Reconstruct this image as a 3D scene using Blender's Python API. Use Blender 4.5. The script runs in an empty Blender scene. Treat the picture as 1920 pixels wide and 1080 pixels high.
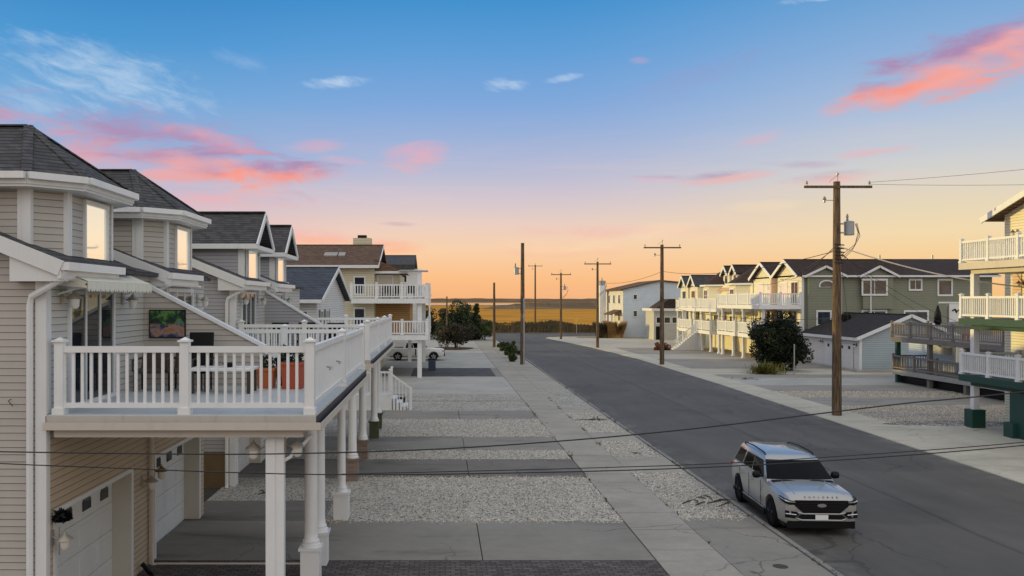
import bpy, bmesh, math, random
import numpy as np
from mathutils import Vector, Matrix
random.seed(7); np.random.seed(7)
S = bpy.context.scene
COL = S.collection
PI = math.pi

def s2l(c):
    out = []
    for v in c[:3]:
        v = v/255.0
        out.append(v/12.92 if v <= 0.04045 else ((v+0.055)/1.055)**2.4)
    return tuple(out)

# ------------------------------------------------------------------ node helpers
class NT:
    def __init__(s, tree): s.t = tree; s.n = tree.nodes; s.l = tree.links
    def new(s, typ, **kw):
        n = s.n.new(typ)
        for k, v in kw.items(): setattr(n, k, v)
        return n
    def link(s, a, b): s.l.new(a, b)
    def setin(s, n, idx, v):
        if v is None: return
        if isinstance(v, bpy.types.NodeSocket): s.l.new(v, n.inputs[idx])
        else:
            if isinstance(v, (tuple, list)) and len(v) == 3 and n.inputs[idx].type == 'RGBA': v = (*v, 1)
            n.inputs[idx].default_value = v
    def m(s, op, a, b=None, c=None, clamp=False):
        n = s.n.new('ShaderNodeMath'); n.operation = op; n.use_clamp = clamp
        s.setin(n, 0, a); s.setin(n, 1, b); s.setin(n, 2, c)
        return n.outputs[0]
    def mix(s, f, a, b, mode='MIX'):
        n = s.n.new('ShaderNodeMix'); n.data_type = 'RGBA'; n.blend_type = mode
        s.setin(n, 0, f); s.setin(n, 6, a); s.setin(n, 7, b)
        return n.outputs[2]
    def smooth(s, v, a, b):
        n = s.n.new('ShaderNodeMapRange'); n.interpolation_type = 'SMOOTHSTEP'
        s.setin(n, 0, v); n.inputs[1].default_value = a; n.inputs[2].default_value = b
        n.inputs[3].default_value = 0; n.inputs[4].default_value = 1
        return n.outputs[0]
    def noise(s, vec, scale, detail=3, rough=.5, dist=0.0):
        n = s.n.new('ShaderNodeTexNoise'); n.inputs['Scale'].default_value = scale
        n.inputs['Detail'].default_value = detail; n.inputs['Roughness'].default_value = rough
        n.inputs['Distortion'].default_value = dist
        if vec is not None: s.l.new(vec, n.inputs['Vector'])
        return n.outputs[0]
    def voro(s, vec, scale, feature='F1', out=0):
        n = s.n.new('ShaderNodeTexVoronoi'); n.feature = feature; n.inputs['Scale'].default_value = scale
        if vec is not None: s.l.new(vec, n.inputs['Vector'])
        return n.outputs[out]
    def ramp(s, f, stops):
        n = s.n.new('ShaderNodeValToRGB'); e = n.color_ramp.elements
        e[0].position = stops[0][0]; e[0].color = (*stops[0][1], 1)
        e[1].position = stops[-1][0]; e[1].color = (*stops[-1][1], 1)
        for p, c in stops[1:-1]:
            k = e.new(p); k.color = (*c, 1)
        s.setin(n, 0, f)
        return n.outputs[0]
    def pos(s): return s.n.new('ShaderNodeNewGeometry').outputs['Position']
    def sep(s, v):
        n = s.n.new('ShaderNodeSeparateXYZ'); s.l.new(v, n.inputs[0]); return n.outputs
    def comb(s, x, y, z):
        n = s.n.new('ShaderNodeCombineXYZ'); s.setin(n, 0, x); s.setin(n, 1, y); s.setin(n, 2, z); return n.outputs[0]
    def scale(s, v, sc):
        n = s.n.new('ShaderNodeVectorMath'); n.operation = 'MULTIPLY'; s.l.new(v, n.inputs[0]); n.inputs[1].default_value = sc
        return n.outputs[0]

def newmat(name):
    m = bpy.data.materials.new(name); m.use_nodes = True
    t = NT(m.node_tree); b = m.node_tree.nodes['Principled BSDF']
    return m, t, b

def bump(t, b, h, dist=.01, strength=1.0):
    n = t.new('ShaderNodeBump'); n.inputs['Distance'].default_value = dist; n.inputs['Strength'].default_value = strength
    t.link(h, n.inputs['Height']); t.link(n.outputs[0], b.inputs['Normal'])

def plain(name, c, rough=.5, var=.12, scale=3.0, metal=0.0, spec=.5, grime=0.0, coat=0.0):
    m, t, b = newmat(name); p = t.pos()
    n1 = t.noise(p, scale, 5, .6)
    k = t.m('MULTIPLY_ADD', n1, 2*var, 1-var)
    col = t.mix(1.0, c, t.comb(k, k, k), 'MULTIPLY')
    if grime:
        n2 = t.smooth(t.noise(t.scale(p, (1.2, 1.2, .35)), 2.2, 5, .7), .5, .75)
        col = t.mix(t.m('MULTIPLY', n2, grime), col, tuple(x*.55 for x in c))
    t.link(col, b.inputs['Base Color'])
    b.inputs['Roughness'].default_value = rough; b.inputs['Metallic'].default_value = metal
    b.inputs['Specular IOR Level'].default_value = spec
    if coat: b.inputs['Coat Weight'].default_value = coat; b.inputs['Coat Roughness'].default_value = .05
    return m

def siding(name, c, lap=.115, vert=False, rough=.55):
    m, t, b = newmat(name); p = t.pos(); x, y, z = t.sep(p)
    base = t.m('ADD', x, y) if vert else z
    f = t.m('FRACT', t.m('DIVIDE', base, lap))
    row = t.m('FLOOR', t.m('DIVIDE', base, lap))
    wn = t.new('ShaderNodeTexWhiteNoise'); wn.noise_dimensions = '1D'; t.link(row, wn.inputs['W'])
    n1 = t.noise(p, .9, 5, .65); n2 = t.noise(t.scale(p, (3, 3, .5)), 2.0, 4, .6)
    k = t.m('ADD', t.m('MULTIPLY_ADD', n1, .22, .80), t.m('MULTIPLY', wn.outputs[0], .05))
    k = t.m('ADD', k, t.m('MULTIPLY', n2, .10))
    line = t.smooth(f, .84, .97)  # shadow under each lap, painted into the colour as a dark line
    grad = t.m('MULTIPLY_ADD', f, -.10, 1.04)
    k = t.m('MULTIPLY', k, grad)
    k = t.m('MULTIPLY', k, t.m('MULTIPLY_ADD', line, -.75, 1.0))
    col = t.mix(1.0, c, t.comb(k, k, k), 'MULTIPLY')
    t.link(col, b.inputs['Base Color']); b.inputs['Roughness'].default_value = rough
    bump(t, b, t.m('SUBTRACT', 1.0, f), .012, .8)
    return m

def shingle(name, c, row=.09, col2=None):
    m, t, b = newmat(name); p = t.pos(); x, y, z = t.sep(p)
    zz = t.m('ADD', z, t.m('MULTIPLY', t.noise(p, 3.0, 2), .02))
    r = t.m('DIVIDE', zz, row); f = t.m('FRACT', r); rw = t.m('FLOOR', r)
    u = t.m('ADD', t.m('DIVIDE', t.m('ADD', x, y), .16), t.m('MULTIPLY', rw, .37))
    cell = t.m('FLOOR', u)
    wn = t.new('ShaderNodeTexWhiteNoise'); wn.noise_dimensions = '2D'; t.link(t.comb(cell, rw, 0), wn.inputs['Vector'])
    n1 = t.noise(p, 1.1, 4, .6); n3 = t.noise(p, 60, 2)
    k = t.m('ADD', t.m('MULTIPLY_ADD', wn.outputs[0], .55, .65), t.m('MULTIPLY', n1, .35))
    k = t.m('ADD', k, t.m('MULTIPLY_ADD', n3, .4, -.2))
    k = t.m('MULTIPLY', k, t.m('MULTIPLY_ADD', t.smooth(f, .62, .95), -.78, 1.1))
    cc = t.mix(n1, c, col2 or tuple(v*.75 for v in c))
    col = t.mix(1.0, cc, t.comb(k, k, k), 'MULTIPLY')
    t.link(col, b.inputs['Base Color']); b.inputs['Roughness'].default_value = .9
    b.inputs['Specular IOR Level'].default_value = .25
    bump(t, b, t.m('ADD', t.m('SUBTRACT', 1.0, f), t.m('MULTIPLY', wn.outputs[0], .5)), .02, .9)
    return m

def glass(name, c=(.012, .016, .02), rough=.03, spec=.9):
    m, t, b = newmat(name); p = t.pos()
    n = t.noise(p, 1.3, 2)
    col = t.mix(t.smooth(n, .45, .65), c, tuple(v*2.0 for v in c)); t.link(col, b.inputs['Base Color'])
    b.inputs['Roughness'].default_value = rough; b.inputs['Specular IOR Level'].default_value = spec
    bump(t, b, t.noise(p, 1.6, 1), .01, .15)
    return m

def concrete(name, c, stain=.42):
    m, t, b = newmat(name); p = t.pos()
    n1 = t.noise(p, .35, 6, .62); n2 = t.noise(p, 3.5, 6, .7); n3 = t.noise(p, 45, 3, .6)
    st = t.noise(t.scale(p, (.25, 1.0, 1)), .9, 5, .6, .5)
    k = t.m('ADD', t.m('MULTIPLY_ADD', n1, .6, .55), t.m('MULTIPLY_ADD', n2, .35, -.05))
    k = t.m('ADD', k, t.m('MULTIPLY_ADD', n3, .3, -.15))
    k = t.m('MULTIPLY', k, t.m('MULTIPLY_ADD', t.smooth(st, .50, .72), -stain, 1.0))
    cr = t.voro(t.comb(t.m('ADD', t.sep(p)[0], t.m('MULTIPLY', t.noise(p, 1.3, 4), 1.5)), t.sep(p)[1], 0), .28, 'DISTANCE_TO_EDGE', 0)
    crk = t.m('MULTIPLY', t.m('SUBTRACT', 1.0, t.smooth(cr, .002, .006)), t.smooth(t.noise(p, .2, 2), .45, .6))
    k = t.m('MULTIPLY', k, t.m('MULTIPLY_ADD', crk, -.5, 1.0))
    ch = t.smooth(t.noise(p, 9, 3, .7), .68, .74); k = t.m('MULTIPLY', k, t.m('MULTIPLY_ADD', ch, -.25, 1.0))
    col = t.mix(1.0, c, t.comb(k, k, k), 'MULTIPLY')
    t.link(col, b.inputs['Base Color']); b.inputs['Roughness'].default_value = .85
    bump(t, b, n3, .004, .5)
    return m

def gravel(name, c1, c2, dark=(.04, .038, .035), sc=15.0, debris=.5):
    m, t, b = newmat(name); p = t.pos()
    cellc = t.voro(p, sc, 'F1', 1); d = t.voro(p, sc, 'F1', 0)
    rv = t.sep(cellc)[0]
    d2 = t.voro(p, sc*.42, 'F1', 1); rv2 = t.sep(d2)[1]
    col = t.mix(rv, c1, c2)
    col = t.mix(t.smooth(rv, .86, .90), col, dark)
    col = t.mix(t.m('MULTIPLY', t.smooth(rv2, .86, .90), debris), col, (.05, .04, .03))
    big = t.m('MULTIPLY_ADD', t.noise(p, .6, 6, .7), .7, .62)
    col = t.mix(1.0, col, t.comb(big, big, big), 'MULTIPLY')
    gap = t.m('MULTIPLY_ADD', t.smooth(d, .03*15/sc, .07*15/sc), 0.0, 1.0)
    t.link(col, b.inputs['Base Color']); b.inputs['Roughness'].default_value = .9
    bump(t, b, t.m('MULTIPLY', d, -1.0), .05, 1.0)
    return m

def asphalt(name, c):
    m, t, b = newmat(name); p = t.pos(); x, y, z = t.sep(p)
    n1 = t.noise(t.scale(p, (1, .12, 1)), .8, 5, .6); n2 = t.noise(p, .22, 5, .65); n3 = t.noise(p, 35, 3, .7)
    n4 = t.noise(t.scale(p, (1, .25, 1)), 2.5, 4, .7)
    k = t.m('ADD', t.m('MULTIPLY_ADD', n1, .6, .50), t.m('MULTIPLY_ADD', n2, .8, -.25))
    k = t.m('ADD', k, t.m('MULTIPLY_ADD', n3, .8, -.4))
    k = t.m('ADD', k, t.m('MULTIPLY_ADD', n4, .25, -.12))
    cr = t.voro(t.comb(t.m('ADD', x, t.m('MULTIPLY', t.noise(p, .7, 4), 2.2)), t.m('MULTIPLY', y, .45), 0), .33, 'DISTANCE_TO_EDGE', 0)
    crk = t.m('SUBTRACT', 1.0, t.smooth(cr, .004, .014))
    crk = t.m('MULTIPLY', crk, t.smooth(t.noise(p, .15, 2), .42, .6))
    k = t.m('MULTIPLY', k, t.m('MULTIPLY_ADD', crk, -.38, 1.0))
    # a lengthwise paving seam
    seam = t.m('ABSOLUTE', t.m('SUBTRACT', x, t.m('ADD', 13.2, t.m('MULTIPLY', t.noise(p, .5, 3), .25))))
    k = t.m('MULTIPLY', k, t.m('MULTIPLY_ADD', t.m('SUBTRACT', 1.0, t.smooth(seam, .02, .09)), -.35, 1.0))
    edge = t.m('MAXIMUM', t.smooth(x, 9.6, 8.4), t.smooth(x, 17.4, 18.7)); en = t.smooth(t.noise(p, 1.1, 5, .7), .45, .62)
    k = t.m('MULTIPLY', k, t.m('MULTIPLY_ADD', t.m('MULTIPLY', edge, en), .55, 1.0))
    tr_ = t.m('SUBTRACT', 1.0, t.smooth(t.m('ABSOLUTE', t.m('SUBTRACT', t.m('ABSOLUTE', t.m('SUBTRACT', x, 14.6)), .9)), .1, .5))
    k = t.m('MULTIPLY', k, t.m('MULTIPLY_ADD', tr_, .10, 1.0))
    pt = t.smooth(t.noise(p, .10, 2, .4), .60, .61); k = t.m('MULTIPLY', k, t.m('MULTIPLY_ADD', pt, -.16, 1.0))
    col = t.mix(1.0, c, t.comb(k, k, k), 'MULTIPLY')
    t.link(col, b.inputs['Base Color']); b.inputs['Roughness'].default_value = .8
    bump(t, b, n3, .006, .6)
    return m

def leafmat(name, c1, c2, sc=1.2, trans=True):
    m, t, b = newmat(name); p = t.pos()
    n = t.noise(p, sc, 4, .6); n2 = t.noise(p, sc*9, 2)
    col = t.mix(t.smooth(n, .38, .62), c1, c2)
    k = t.m('MULTIPLY_ADD', n2, 1.1, .45)
    col = t.mix(1.0, col, t.comb(k, k, k), 'MULTIPLY')
    t.link(col, b.inputs['Base Color']); b.inputs['Roughness'].default_value = .65
    b.inputs['Specular IOR Level'].default_value = .3
    return m

M = {}
M['sid_tan'] = siding('tan_vinyl_siding', (.485, .45, .40))
M['sid_tan_low'] = siding('weathered_tan_siding', (.54, .43, .31))
M['sid_grey'] = siding('grey_vinyl_siding', (.40, .40, .42))
M['sid_greyl'] = siding('pale_grey_siding', (.55, .53, .48))
M['sid_yel'] = siding('yellow_siding', (.66, .60, .42), .13)
M['sid_cream'] = siding('cream_siding', (.80, .74, .54), .13)
M['sid_white'] = siding('white_siding', (.74, .73, .70), .13)
M['sid_green'] = siding('sage_siding', (.235, .245, .175), .15)
M['sid_blue'] = siding('pale_blue_siding', (.64, .71, .76), .15)
M['sid_shed'] = siding('shed_blue_siding', (.40, .46, .475), .15)
M['sid_peach'] = siding('peach_siding', (.72, .48, .30), .15)
M['sid_orange'] = siding('ochre_siding', (.50, .27, .09), .15)
M['white'] = plain('white_vinyl', (.80, .805, .79), .38, .07, 2.5, grime=.22)
M['trim'] = plain('white_trim', (.75, .755, .74), .5, .07, 2.0, grime=.2)
M['trimbeige'] = plain('beige_trim', (.60, .54, .46), .5, .08, 2.0, grime=.25)
M['doorwhite'] = plain('garage_door_white', (.74, .74, .71), .45, .05, 1.5, grime=.18)
M['reveal'] = plain('jamb_panel', (.56, .53, .46), .6, .08, 1.2, grime=.2)
M['deck'] = plain('deck_membrane', (.50, .53, .53), .55, .12, 2.0, grime=.4)
M['fascia'] = plain('deck_fascia', (.50, .47, .42), .6, .12, 2.2, grime=.5)
M['soffit'] = plain('soffit', (.55, .48, .38), .7, .1, 2.0)
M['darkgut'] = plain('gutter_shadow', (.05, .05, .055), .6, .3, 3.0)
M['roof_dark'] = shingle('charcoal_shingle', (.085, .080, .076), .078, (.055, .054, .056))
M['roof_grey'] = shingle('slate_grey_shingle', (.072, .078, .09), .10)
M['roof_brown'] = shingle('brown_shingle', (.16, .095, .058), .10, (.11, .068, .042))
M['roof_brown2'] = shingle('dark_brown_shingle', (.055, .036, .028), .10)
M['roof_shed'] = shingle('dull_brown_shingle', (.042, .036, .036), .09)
M['mirror'] = glass('sky_reflecting_window', (.35, .32, .24), .02, 1.0)
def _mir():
    m, t, b = newmat('glowing_window'); p = t.pos()
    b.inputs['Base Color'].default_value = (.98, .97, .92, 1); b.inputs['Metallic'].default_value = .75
    b.inputs['Emission Color'].default_value = (1,.93,.74,1); b.inputs['Emission Strength'].default_value = .20  # added glow brightens the sky reflection in the panes, no lamp behind
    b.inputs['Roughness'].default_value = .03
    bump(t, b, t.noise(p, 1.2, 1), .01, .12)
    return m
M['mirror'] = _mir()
M['glass'] = glass('dark_glass')
M['glass_b'] = glass('bluish_glass', (.03, .04, .05), .05)
M['blind'] = plain('window_blind', (.55, .50, .40), .5, .08, 4)
M['concrete'] = concrete('driveway_concrete', (.27, .245, .205))
M['concrete_d'] = concrete('dark_concrete', (.185, .166, .140), .45)
M['concrete_l'] = concrete('light_concrete', (.42, .40, .35), .2)
M['walk'] = concrete('sidewalk_concrete', (.37, .335, .275), .22)
M['walk_r'] = concrete('warm_sidewalk_concrete', (.52, .475, .375), .22)
M['walk_rd'] = concrete('grey_warm_concrete', (.31, .28, .235), .35)
M['kerb'] = concrete('kerb_concrete', (.25, .24, .21), .3)
M['gravel'] = gravel('white_stone_gravel', (.68, .63, .54), (.42, .385, .33), sc=27, debris=.35)
M['gravel_t'] = gravel('tan_stone_gravel', (.64, .54, .40), (.42, .34, .25), sc=24, debris=.2)
M['gravel_d'] = gravel('dark_river_stones', (.16, .15, .15), (.35, .32, .30), sc=7)
M['mulch'] = gravel('red_mulch', (.12, .055, .035), (.07, .04, .03), sc=18)
M['joint'] = plain('joint_dirt', (.06, .055, .045), .95, .3, 4)
M['asphalt'] = asphalt('street_asphalt', (.100, .090, .077))
M['blacktop'] = asphalt('blacktop_patch', (.055, .05, .048))
def _paver():
    m, t, b = newmat('brick_paver'); p = t.pos()
    n = t.new('ShaderNodeTexBrick'); t.link(p, n.inputs['Vector'])
    n.inputs['Color1'].default_value = (.085, .06, .052, 1); n.inputs['Color2'].default_value = (.16, .13, .115, 1)
    n.inputs['Mortar'].default_value = (.03, .028, .025, 1); n.inputs['Scale'].default_value = 1.0
    n.inputs['Brick Width'].default_value = .22; n.inputs['Row Height'].default_value = .12; n.inputs['Mortar Size'].default_value = .012
    k = t.m('MULTIPLY_ADD', t.noise(p, 1.2, 5), .9, .5)
    t.link(t.mix(1.0, n.outputs[0], t.comb(k, k, k), 'MULTIPLY'), b.inputs['Base Color']); b.inputs['Roughness'].default_value = .9
    return m
M['paver'] = _paver()
def _brick():
    m, t, b = newmat('pedestal_brick'); x, y, z = t.sep(t.pos())
    n = t.new('ShaderNodeTexBrick'); t.link(t.comb(t.m('ADD', x, y), z, 0), n.inputs['Vector'])
    n.inputs['Color1'].default_value = (.20, .13, .10, 1); n.inputs['Color2'].default_value = (.28, .20, .16, 1)
    n.inputs['Mortar'].default_value = (.25, .23, .2, 1); n.inputs['Scale'].default_value = 1.0
    n.inputs['Brick Width'].default_value = .2; n.inputs['Row Height'].default_value = .07; n.inputs['Mortar Size'].default_value = .008
    t.link(n.outputs[0], b.inputs['Base Color']); b.inputs['Roughness'].default_value = .9
    return m
M['brick'] = _brick()
M['mosspost'] = plain('mossy_block', (.075, .085, .045), .9, .4, 5)
M['wood_w'] = plain('weathered_deck_wood', (.20, .175, .155), .85, .3, 5, grime=.3)
M['wood_l'] = plain('pale_weathered_wood', (.34, .33, .30), .85, .2, 5, grime=.3)
M['plywood'] = plain('brown_panel', (.16, .11, .055), .8, .3, 3)
M['greenp'] = plain('dark_green_paint', (.012, .060, .045), .5, .15, 2)
M['copper'] = plain('utility_grey_metal', (.36, .38, .40), .45, .1, 3, metal=.3)
M['black'] = plain('black_plastic', (.006, .006, .007), .45, .2, 8, spec=.2)
M['blackm'] = plain('black_rubber_cable', (.02, .02, .022), .5, .2, 8)
M['rust'] = plain('terracotta_red', (.42, .075, .03), .6, .15, 5)
M['rust2'] = plain('orange_pot', (.48, .13, .04), .6, .15, 5)
M['wicker'] = plain('brown_wicker', (.06, .042, .032), .7, .35, 30)
M['iron'] = plain('lantern_metal', (.40, .36, .30), .45, .15, 8, metal=.4)
M['brass'] = plain('aged_brass', (.30, .19, .07), .4, .2, 8, metal=.6)
M['lampglass'] = plain('lantern_glass', (.75, .72, .65), .15, .05, 8)
M['awning'] = plain('cream_canvas', (.74, .72, .60), .8, .1, 4, grime=.2)
M['porcelain'] = plain('insulator', (.30, .25, .22), .3, .1, 8)
def _pole():
    m, t, b = newmat('creosote_pole'); p = t.pos()
    n = t.noise(t.scale(p, (1, 1, .06)), 22, 5, .7); n2 = t.noise(p, .8, 4)
    col = t.mix(t.smooth(n, .35, .68), (.045, .028, .016), (.22, .145, .08))
    k = t.m('MULTIPLY_ADD', n2, .8, .6)
    t.link(t.mix(1.0, col, t.comb(k, k, k), 'MULTIPLY'), b.inputs['Base Color']); b.inputs['Roughness'].default_value = .85
    bump(t, b, n, .02, .6)
    return m
M['pole'] = _pole()
M['leaf_dark'] = leafmat('dark_evergreen', (.008, .013, .006), (.022, .032, .012))
M['leaf_mid'] = leafmat('mid_green', (.035, .06, .018), (.09, .12, .035))
M['leaf_far'] = leafmat('far_evergreen', (.022, .034, .014), (.055, .070, .026), .6)
M['leaf_yel'] = leafmat('yellow_green', (.13, .14, .03), (.26, .22, .05))
M['leaf_gold'] = leafmat('gold_shrub', (.40, .24, .04), (.55, .36, .08))
M['reed'] = leafmat('brown_reeds', (.06, .055, .028), (.13, .095, .045), .25)
M['straw'] = leafmat('straw_grass', (.30, .17, .07), (.45, .28, .12), .8)
M['redshrub'] = leafmat('red_shrub', (.16, .04, .025), (.22, .08, .04), 1)
M['leaf_br'] = leafmat('brownish_evergreen', (.018,.02,.010), (.06,.05,.028), .8)
M['bark'] = plain('bark', (.06, .045, .035), .9, .3, 10)

# ------------------------------------------------------------------ mesh builder
class MB:
    def __init__(s): s.v = []; s.f = []
    def add(s, vs, fs):
        o = len(s.v); s.v += [tuple(v) for v in vs]; s.f += [tuple(i+o for i in f) for f in fs]; return s
    def box(s, x0, x1, y0, y1, z0, z1):
        if x0 > x1: x0, x1 = x1, x0
        if y0 > y1: y0, y1 = y1, y0
        if z0 > z1: z0, z1 = z1, z0
        return s.add([(x0,y0,z0),(x1,y0,z0),(x1,y1,z0),(x0,y1,z0),(x0,y0,z1),(x1,y0,z1),(x1,y1,z1),(x0,y1,z1)],
              [(3,2,1,0),(4,5,6,7),(0,1,5,4),(1,2,6,5),(2,3,7,6),(3,0,4,7)])
    def obox(s, o, u, v, w):  # origin corner + three edge vectors
        o, u, v, w = Vector(o), Vector(u), Vector(v), Vector(w)
        if u.cross(v).dot(w) < 0: u, v = v, u
        P = [o, o+u, o+u+v, o+v]; P += [p+w for p in P]
        return s.add(P, [(3,2,1,0),(4,5,6,7),(0,1,5,4),(1,2,6,5),(2,3,7,6),(3,0,4,7)])
    def beam(s, p0, p1, w, h):
        p0, p1 = Vector(p0), Vector(p1); d = p1-p0
        side = d.cross(Vector((0,0,1)))
        if side.length < 1e-6: side = Vector((1,0,0))
        side.normalize(); up = side.cross(d).normalized()
        return s.obox(p0-side*w/2-up*h/2, d, side*w, up*h)
    def prism(s, pts, axis, a0, a1):
        n = len(pts)
        def P(p, a): return (p[0],a,p[1]) if axis=='y' else ((a,p[0],p[1]) if axis=='x' else (p[0],p[1],a))
        vs = [P(p,a0) for p in pts]+[P(p,a1) for p in pts]
        fs = [tuple(range(n))[::-1], tuple(range(n,2*n))]+[(i,(i+1)%n,(i+1)%n+n,i+n) for i in range(n)]
        return s.add(vs, fs)
    def slab(s, quad, th):  # planar polygon thickened downwards along its normal
        q = [Vector(p) for p in quad]; n = (q[1]-q[0]).cross(q[2]-q[0]).normalized()
        if n.z < 0: n = -n
        k = len(q); vs = q+[p-n*th for p in q]
        return s.add(vs, [tuple(range(k)), tuple(range(k,2*k))[::-1]]+[(i,(i+1)%k,(i+1)%k+k,i+k) for i in range(k)])
    def tube(s, pts, r, n=8, caps=True):
        pts = [Vector(p) for p in pts]; rs = r if isinstance(r, (list,tuple)) else [r]*len(pts)
        o = len(s.v); prev = None
        for i, p in enumerate(pts):
            d = (pts[min(i+1,len(pts)-1)]-pts[max(i-1,0)]).normalized()
            a = d.orthogonal().normalized() if prev is None else (prev-d*prev.dot(d)).normalized()
            prev = a; b = d.cross(a)
            for k in range(n):
                t = 2*PI*k/n; s.v.append(tuple(p+(a*math.cos(t)+b*math.sin(t))*rs[i]))
        for i in range(len(pts)-1):
            for k in range(n):
                k2 = (k+1)%n; s.f.append((o+i*n+k, o+i*n+k2, o+(i+1)*n+k2, o+(i+1)*n+k))
        if caps:
            s.f.append(tuple(o+k for k in range(n))[::-1]); s.f.append(tuple(o+(len(pts)-1)*n+k for k in range(n)))
        return s
    def lathe(s, c, prof, n=20, axis='z'):
        o = len(s.v); c = Vector(c)
        for r, z in prof:
            for k in range(n):
                t = 2*PI*k/n; a, b = r*math.cos(t), r*math.sin(t)
                s.v.append(tuple(c+(Vector((a,b,z)) if axis=='z' else (Vector((z,a,b)) if axis=='x' else Vector((a,z,b))))))
        for i in range(len(prof)-1):
            for k in range(n):
                k2 = (k+1)%n; s.f.append((o+i*n+k,o+i*n+k2,o+(i+1)*n+k2,o+(i+1)*n+k))
        s.f.append(tuple(o+k for k in range(n))[::-1]); s.f.append(tuple(o+(len(prof)-1)*n+k for k in range(n)))
        return s
    def build(s, name, mat, parent=None, smooth=False, bev=0.0, label=None):
        me = bpy.data.meshes.new(name); me.from_pydata(s.v, [], s.f); me.update()
        bm = bmesh.new(); bm.from_mesh(me); bmesh.ops.recalc_face_normals(bm, faces=bm.faces); bm.to_mesh(me); bm.free()
        me.materials.append(mat)
        if smooth:
            me.polygons.foreach_set('use_smooth', [True]*len(me.polygons)); me.set_sharp_from_angle(angle=math.radians(40))
        o = bpy.data.objects.new(name, me); COL.objects.link(o)
        if parent is not None: o.parent = parent
        if bev:
            b = o.modifiers.new('bevel', 'BEVEL'); b.width = bev; b.segments = 2; b.limit_method = 'ANGLE'
        if label: o['label'] = label
        return o

def thing(name, label, cat, group=None, loc=(0,0,0)):
    o = bpy.data.objects.new(name, None); COL.objects.link(o); o.empty_display_size = .2; o.location = loc
    o['label'] = label; o['category'] = cat
    if group: o['group'] = group
    return o
def tag(o, label, cat, group=None, kind=None):
    o['label'] = label; o['category'] = cat
    if group: o['group'] = group
    if kind: o['kind'] = kind
    return o
def struct(name, mb, m):
    o = mb.build(name, m); o['kind'] = 'structure'; return o

# ------------------------------------------------------------------ shared building pieces
def railing(par, p0, p1, z, h=1.05, sp=.14, bw=.045, psp=None, mat=None, pw=.14, first=True, last=True, name='railing', topw=.09):
    """vertical-baluster railing from p0 to p1 (xy) standing on z"""
    mat = mat or M['white']
    a, b = Vector((*p0, 0)), Vector((*p1, 0)); L = (b-a).length; d = (b-a)/L
    r = MB(); Z = Vector((0,0,1))
    r.beam(a+Z*(z+h-.05), b+Z*(z+h-.05), topw, .10); r.beam(a+Z*(z+.14), b+Z*(z+.14), topw*.7, .08)
    n = max(1, int(L/sp))
    nrm = Vector((d.y, -d.x, 0))
    for i in range(n):
        c = a+d*(i+.5)*L/n
        r.obox(c-d*bw/2-nrm*bw*.4+Z*(z+.17), d*bw, nrm*bw*.8, Z*(h-.26))
    o = r.build(name, mat, par)
    psp = psp or 2.4
    k = max(1, round(L/psp))
    for i in range(k+1):
        if i == 0 and not first: continue
        if i == k and not last: continue
        c = a+d*(i*L/k); q = MB(); w = pw/2
        q.box(c.x-w, c.x+w, c.y-w, c.y+w, z-.0, z+h+.07)
        q.box(c.x-w-.03, c.x+w+.03, c.y-w-.03, c.y+w+.03, z+h+.07, z+h+.10)
        q.add([(c.x-w-.01,c.y-w-.01,z+h+.10),(c.x+w+.01,c.y-w-.01,z+h+.10),(c.x+w+.01,c.y+w+.01,z+h+.10),(c.x-w-.01,c.y+w+.01,z+h+.10),(c.x,c.y,z+h+.15)],
              [(0,1,4),(1,2,4),(2,3,4),(3,0,4),(3,2,1,0)])
        q.box(c.x-w-.025, c.x+w+.025, c.y-w-.025, c.y+w+.025, z, z+.10)
        q.build('post', mat, o)
    return o

def window(par, org, u, n, w, h, fr=.07, glassm=None, cols=1, rows=1, dep=.05, name='window', frm=None, blind=0.0):
    """org = lower corner on the wall plane, u = unit direction along the wall, n = outward normal"""
    org, u, n = Vector(org), Vector(u), Vector(n); Z = Vector((0,0,1)); f = MB()
    f.obox(org-u*fr, u*fr, Z*h, n*dep); f.obox(org+u*w, u*fr, Z*h, n*dep)
    f.obox(org-u*fr-Z*fr*1.2, u*(w+2*fr), Z*fr*1.2, n*(dep+.02)); f.obox(org-u*fr+Z*h, u*(w+2*fr), Z*fr*1.2, n*(dep+.01))
    for i in range(1, cols): f.obox(org+u*(w*i/cols-.025), u*.05, Z*h, n*dep*.8)
    for i in range(1, rows): f.obox(org+Z*(h*i/rows-.02), u*w, Z*.04, n*dep*.7)
    o = f.build(name, frm or M['trim'], par)
    p = MB(); p.obox(org+n*.004, u*w, Z*h, n*.012); p.build('pane', glassm or M['glass'], o)
    if blind:
        b = MB(); b.obox(org+n*.018+Z*h*(1-blind)+u*.03, u*(w-.06), Z*(h*blind-.03), n*.006); b.build('blind', M['blind'], o)
    return o

X_, Y_ = Vector((1,0,0)), Vector((0,1,0))

def column(par, x, y, z1, r=.125, ped=.78, pedm=None, pw=.19):
    c = MB()
    zb = ped
    c.lathe((x,y,0), [(r*1.45,zb),(r*1.45,zb+.05),(r*1.25,zb+.07),(r*1.3,zb+.11),(r*1.05,zb+.15),(r,zb+.3),(r*.93,z1-.25),(r*.9,z1-.16),(r*1.15,z1-.12),(r*1.05,z1-.09),(r*1.35,z1-.05),(r*1.35,z1)], 20)
    o = c.build('column', M['white'], par, smooth=True)
    if ped > 0:
        p = MB(); p.box(x-pw, x+pw, y-pw, y+pw, 0, ped-.06); p.box(x-pw-.035, x+pw+.035, y-pw-.035, y+pw+.035, ped-.06, ped)
        if pedm is None: p.box(x-pw-.02, x+pw+.02, y-pw-.02, y+pw+.02, 0, .08)
        p.build('pedestal', pedm or M['white'], o)
    return o

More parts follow.
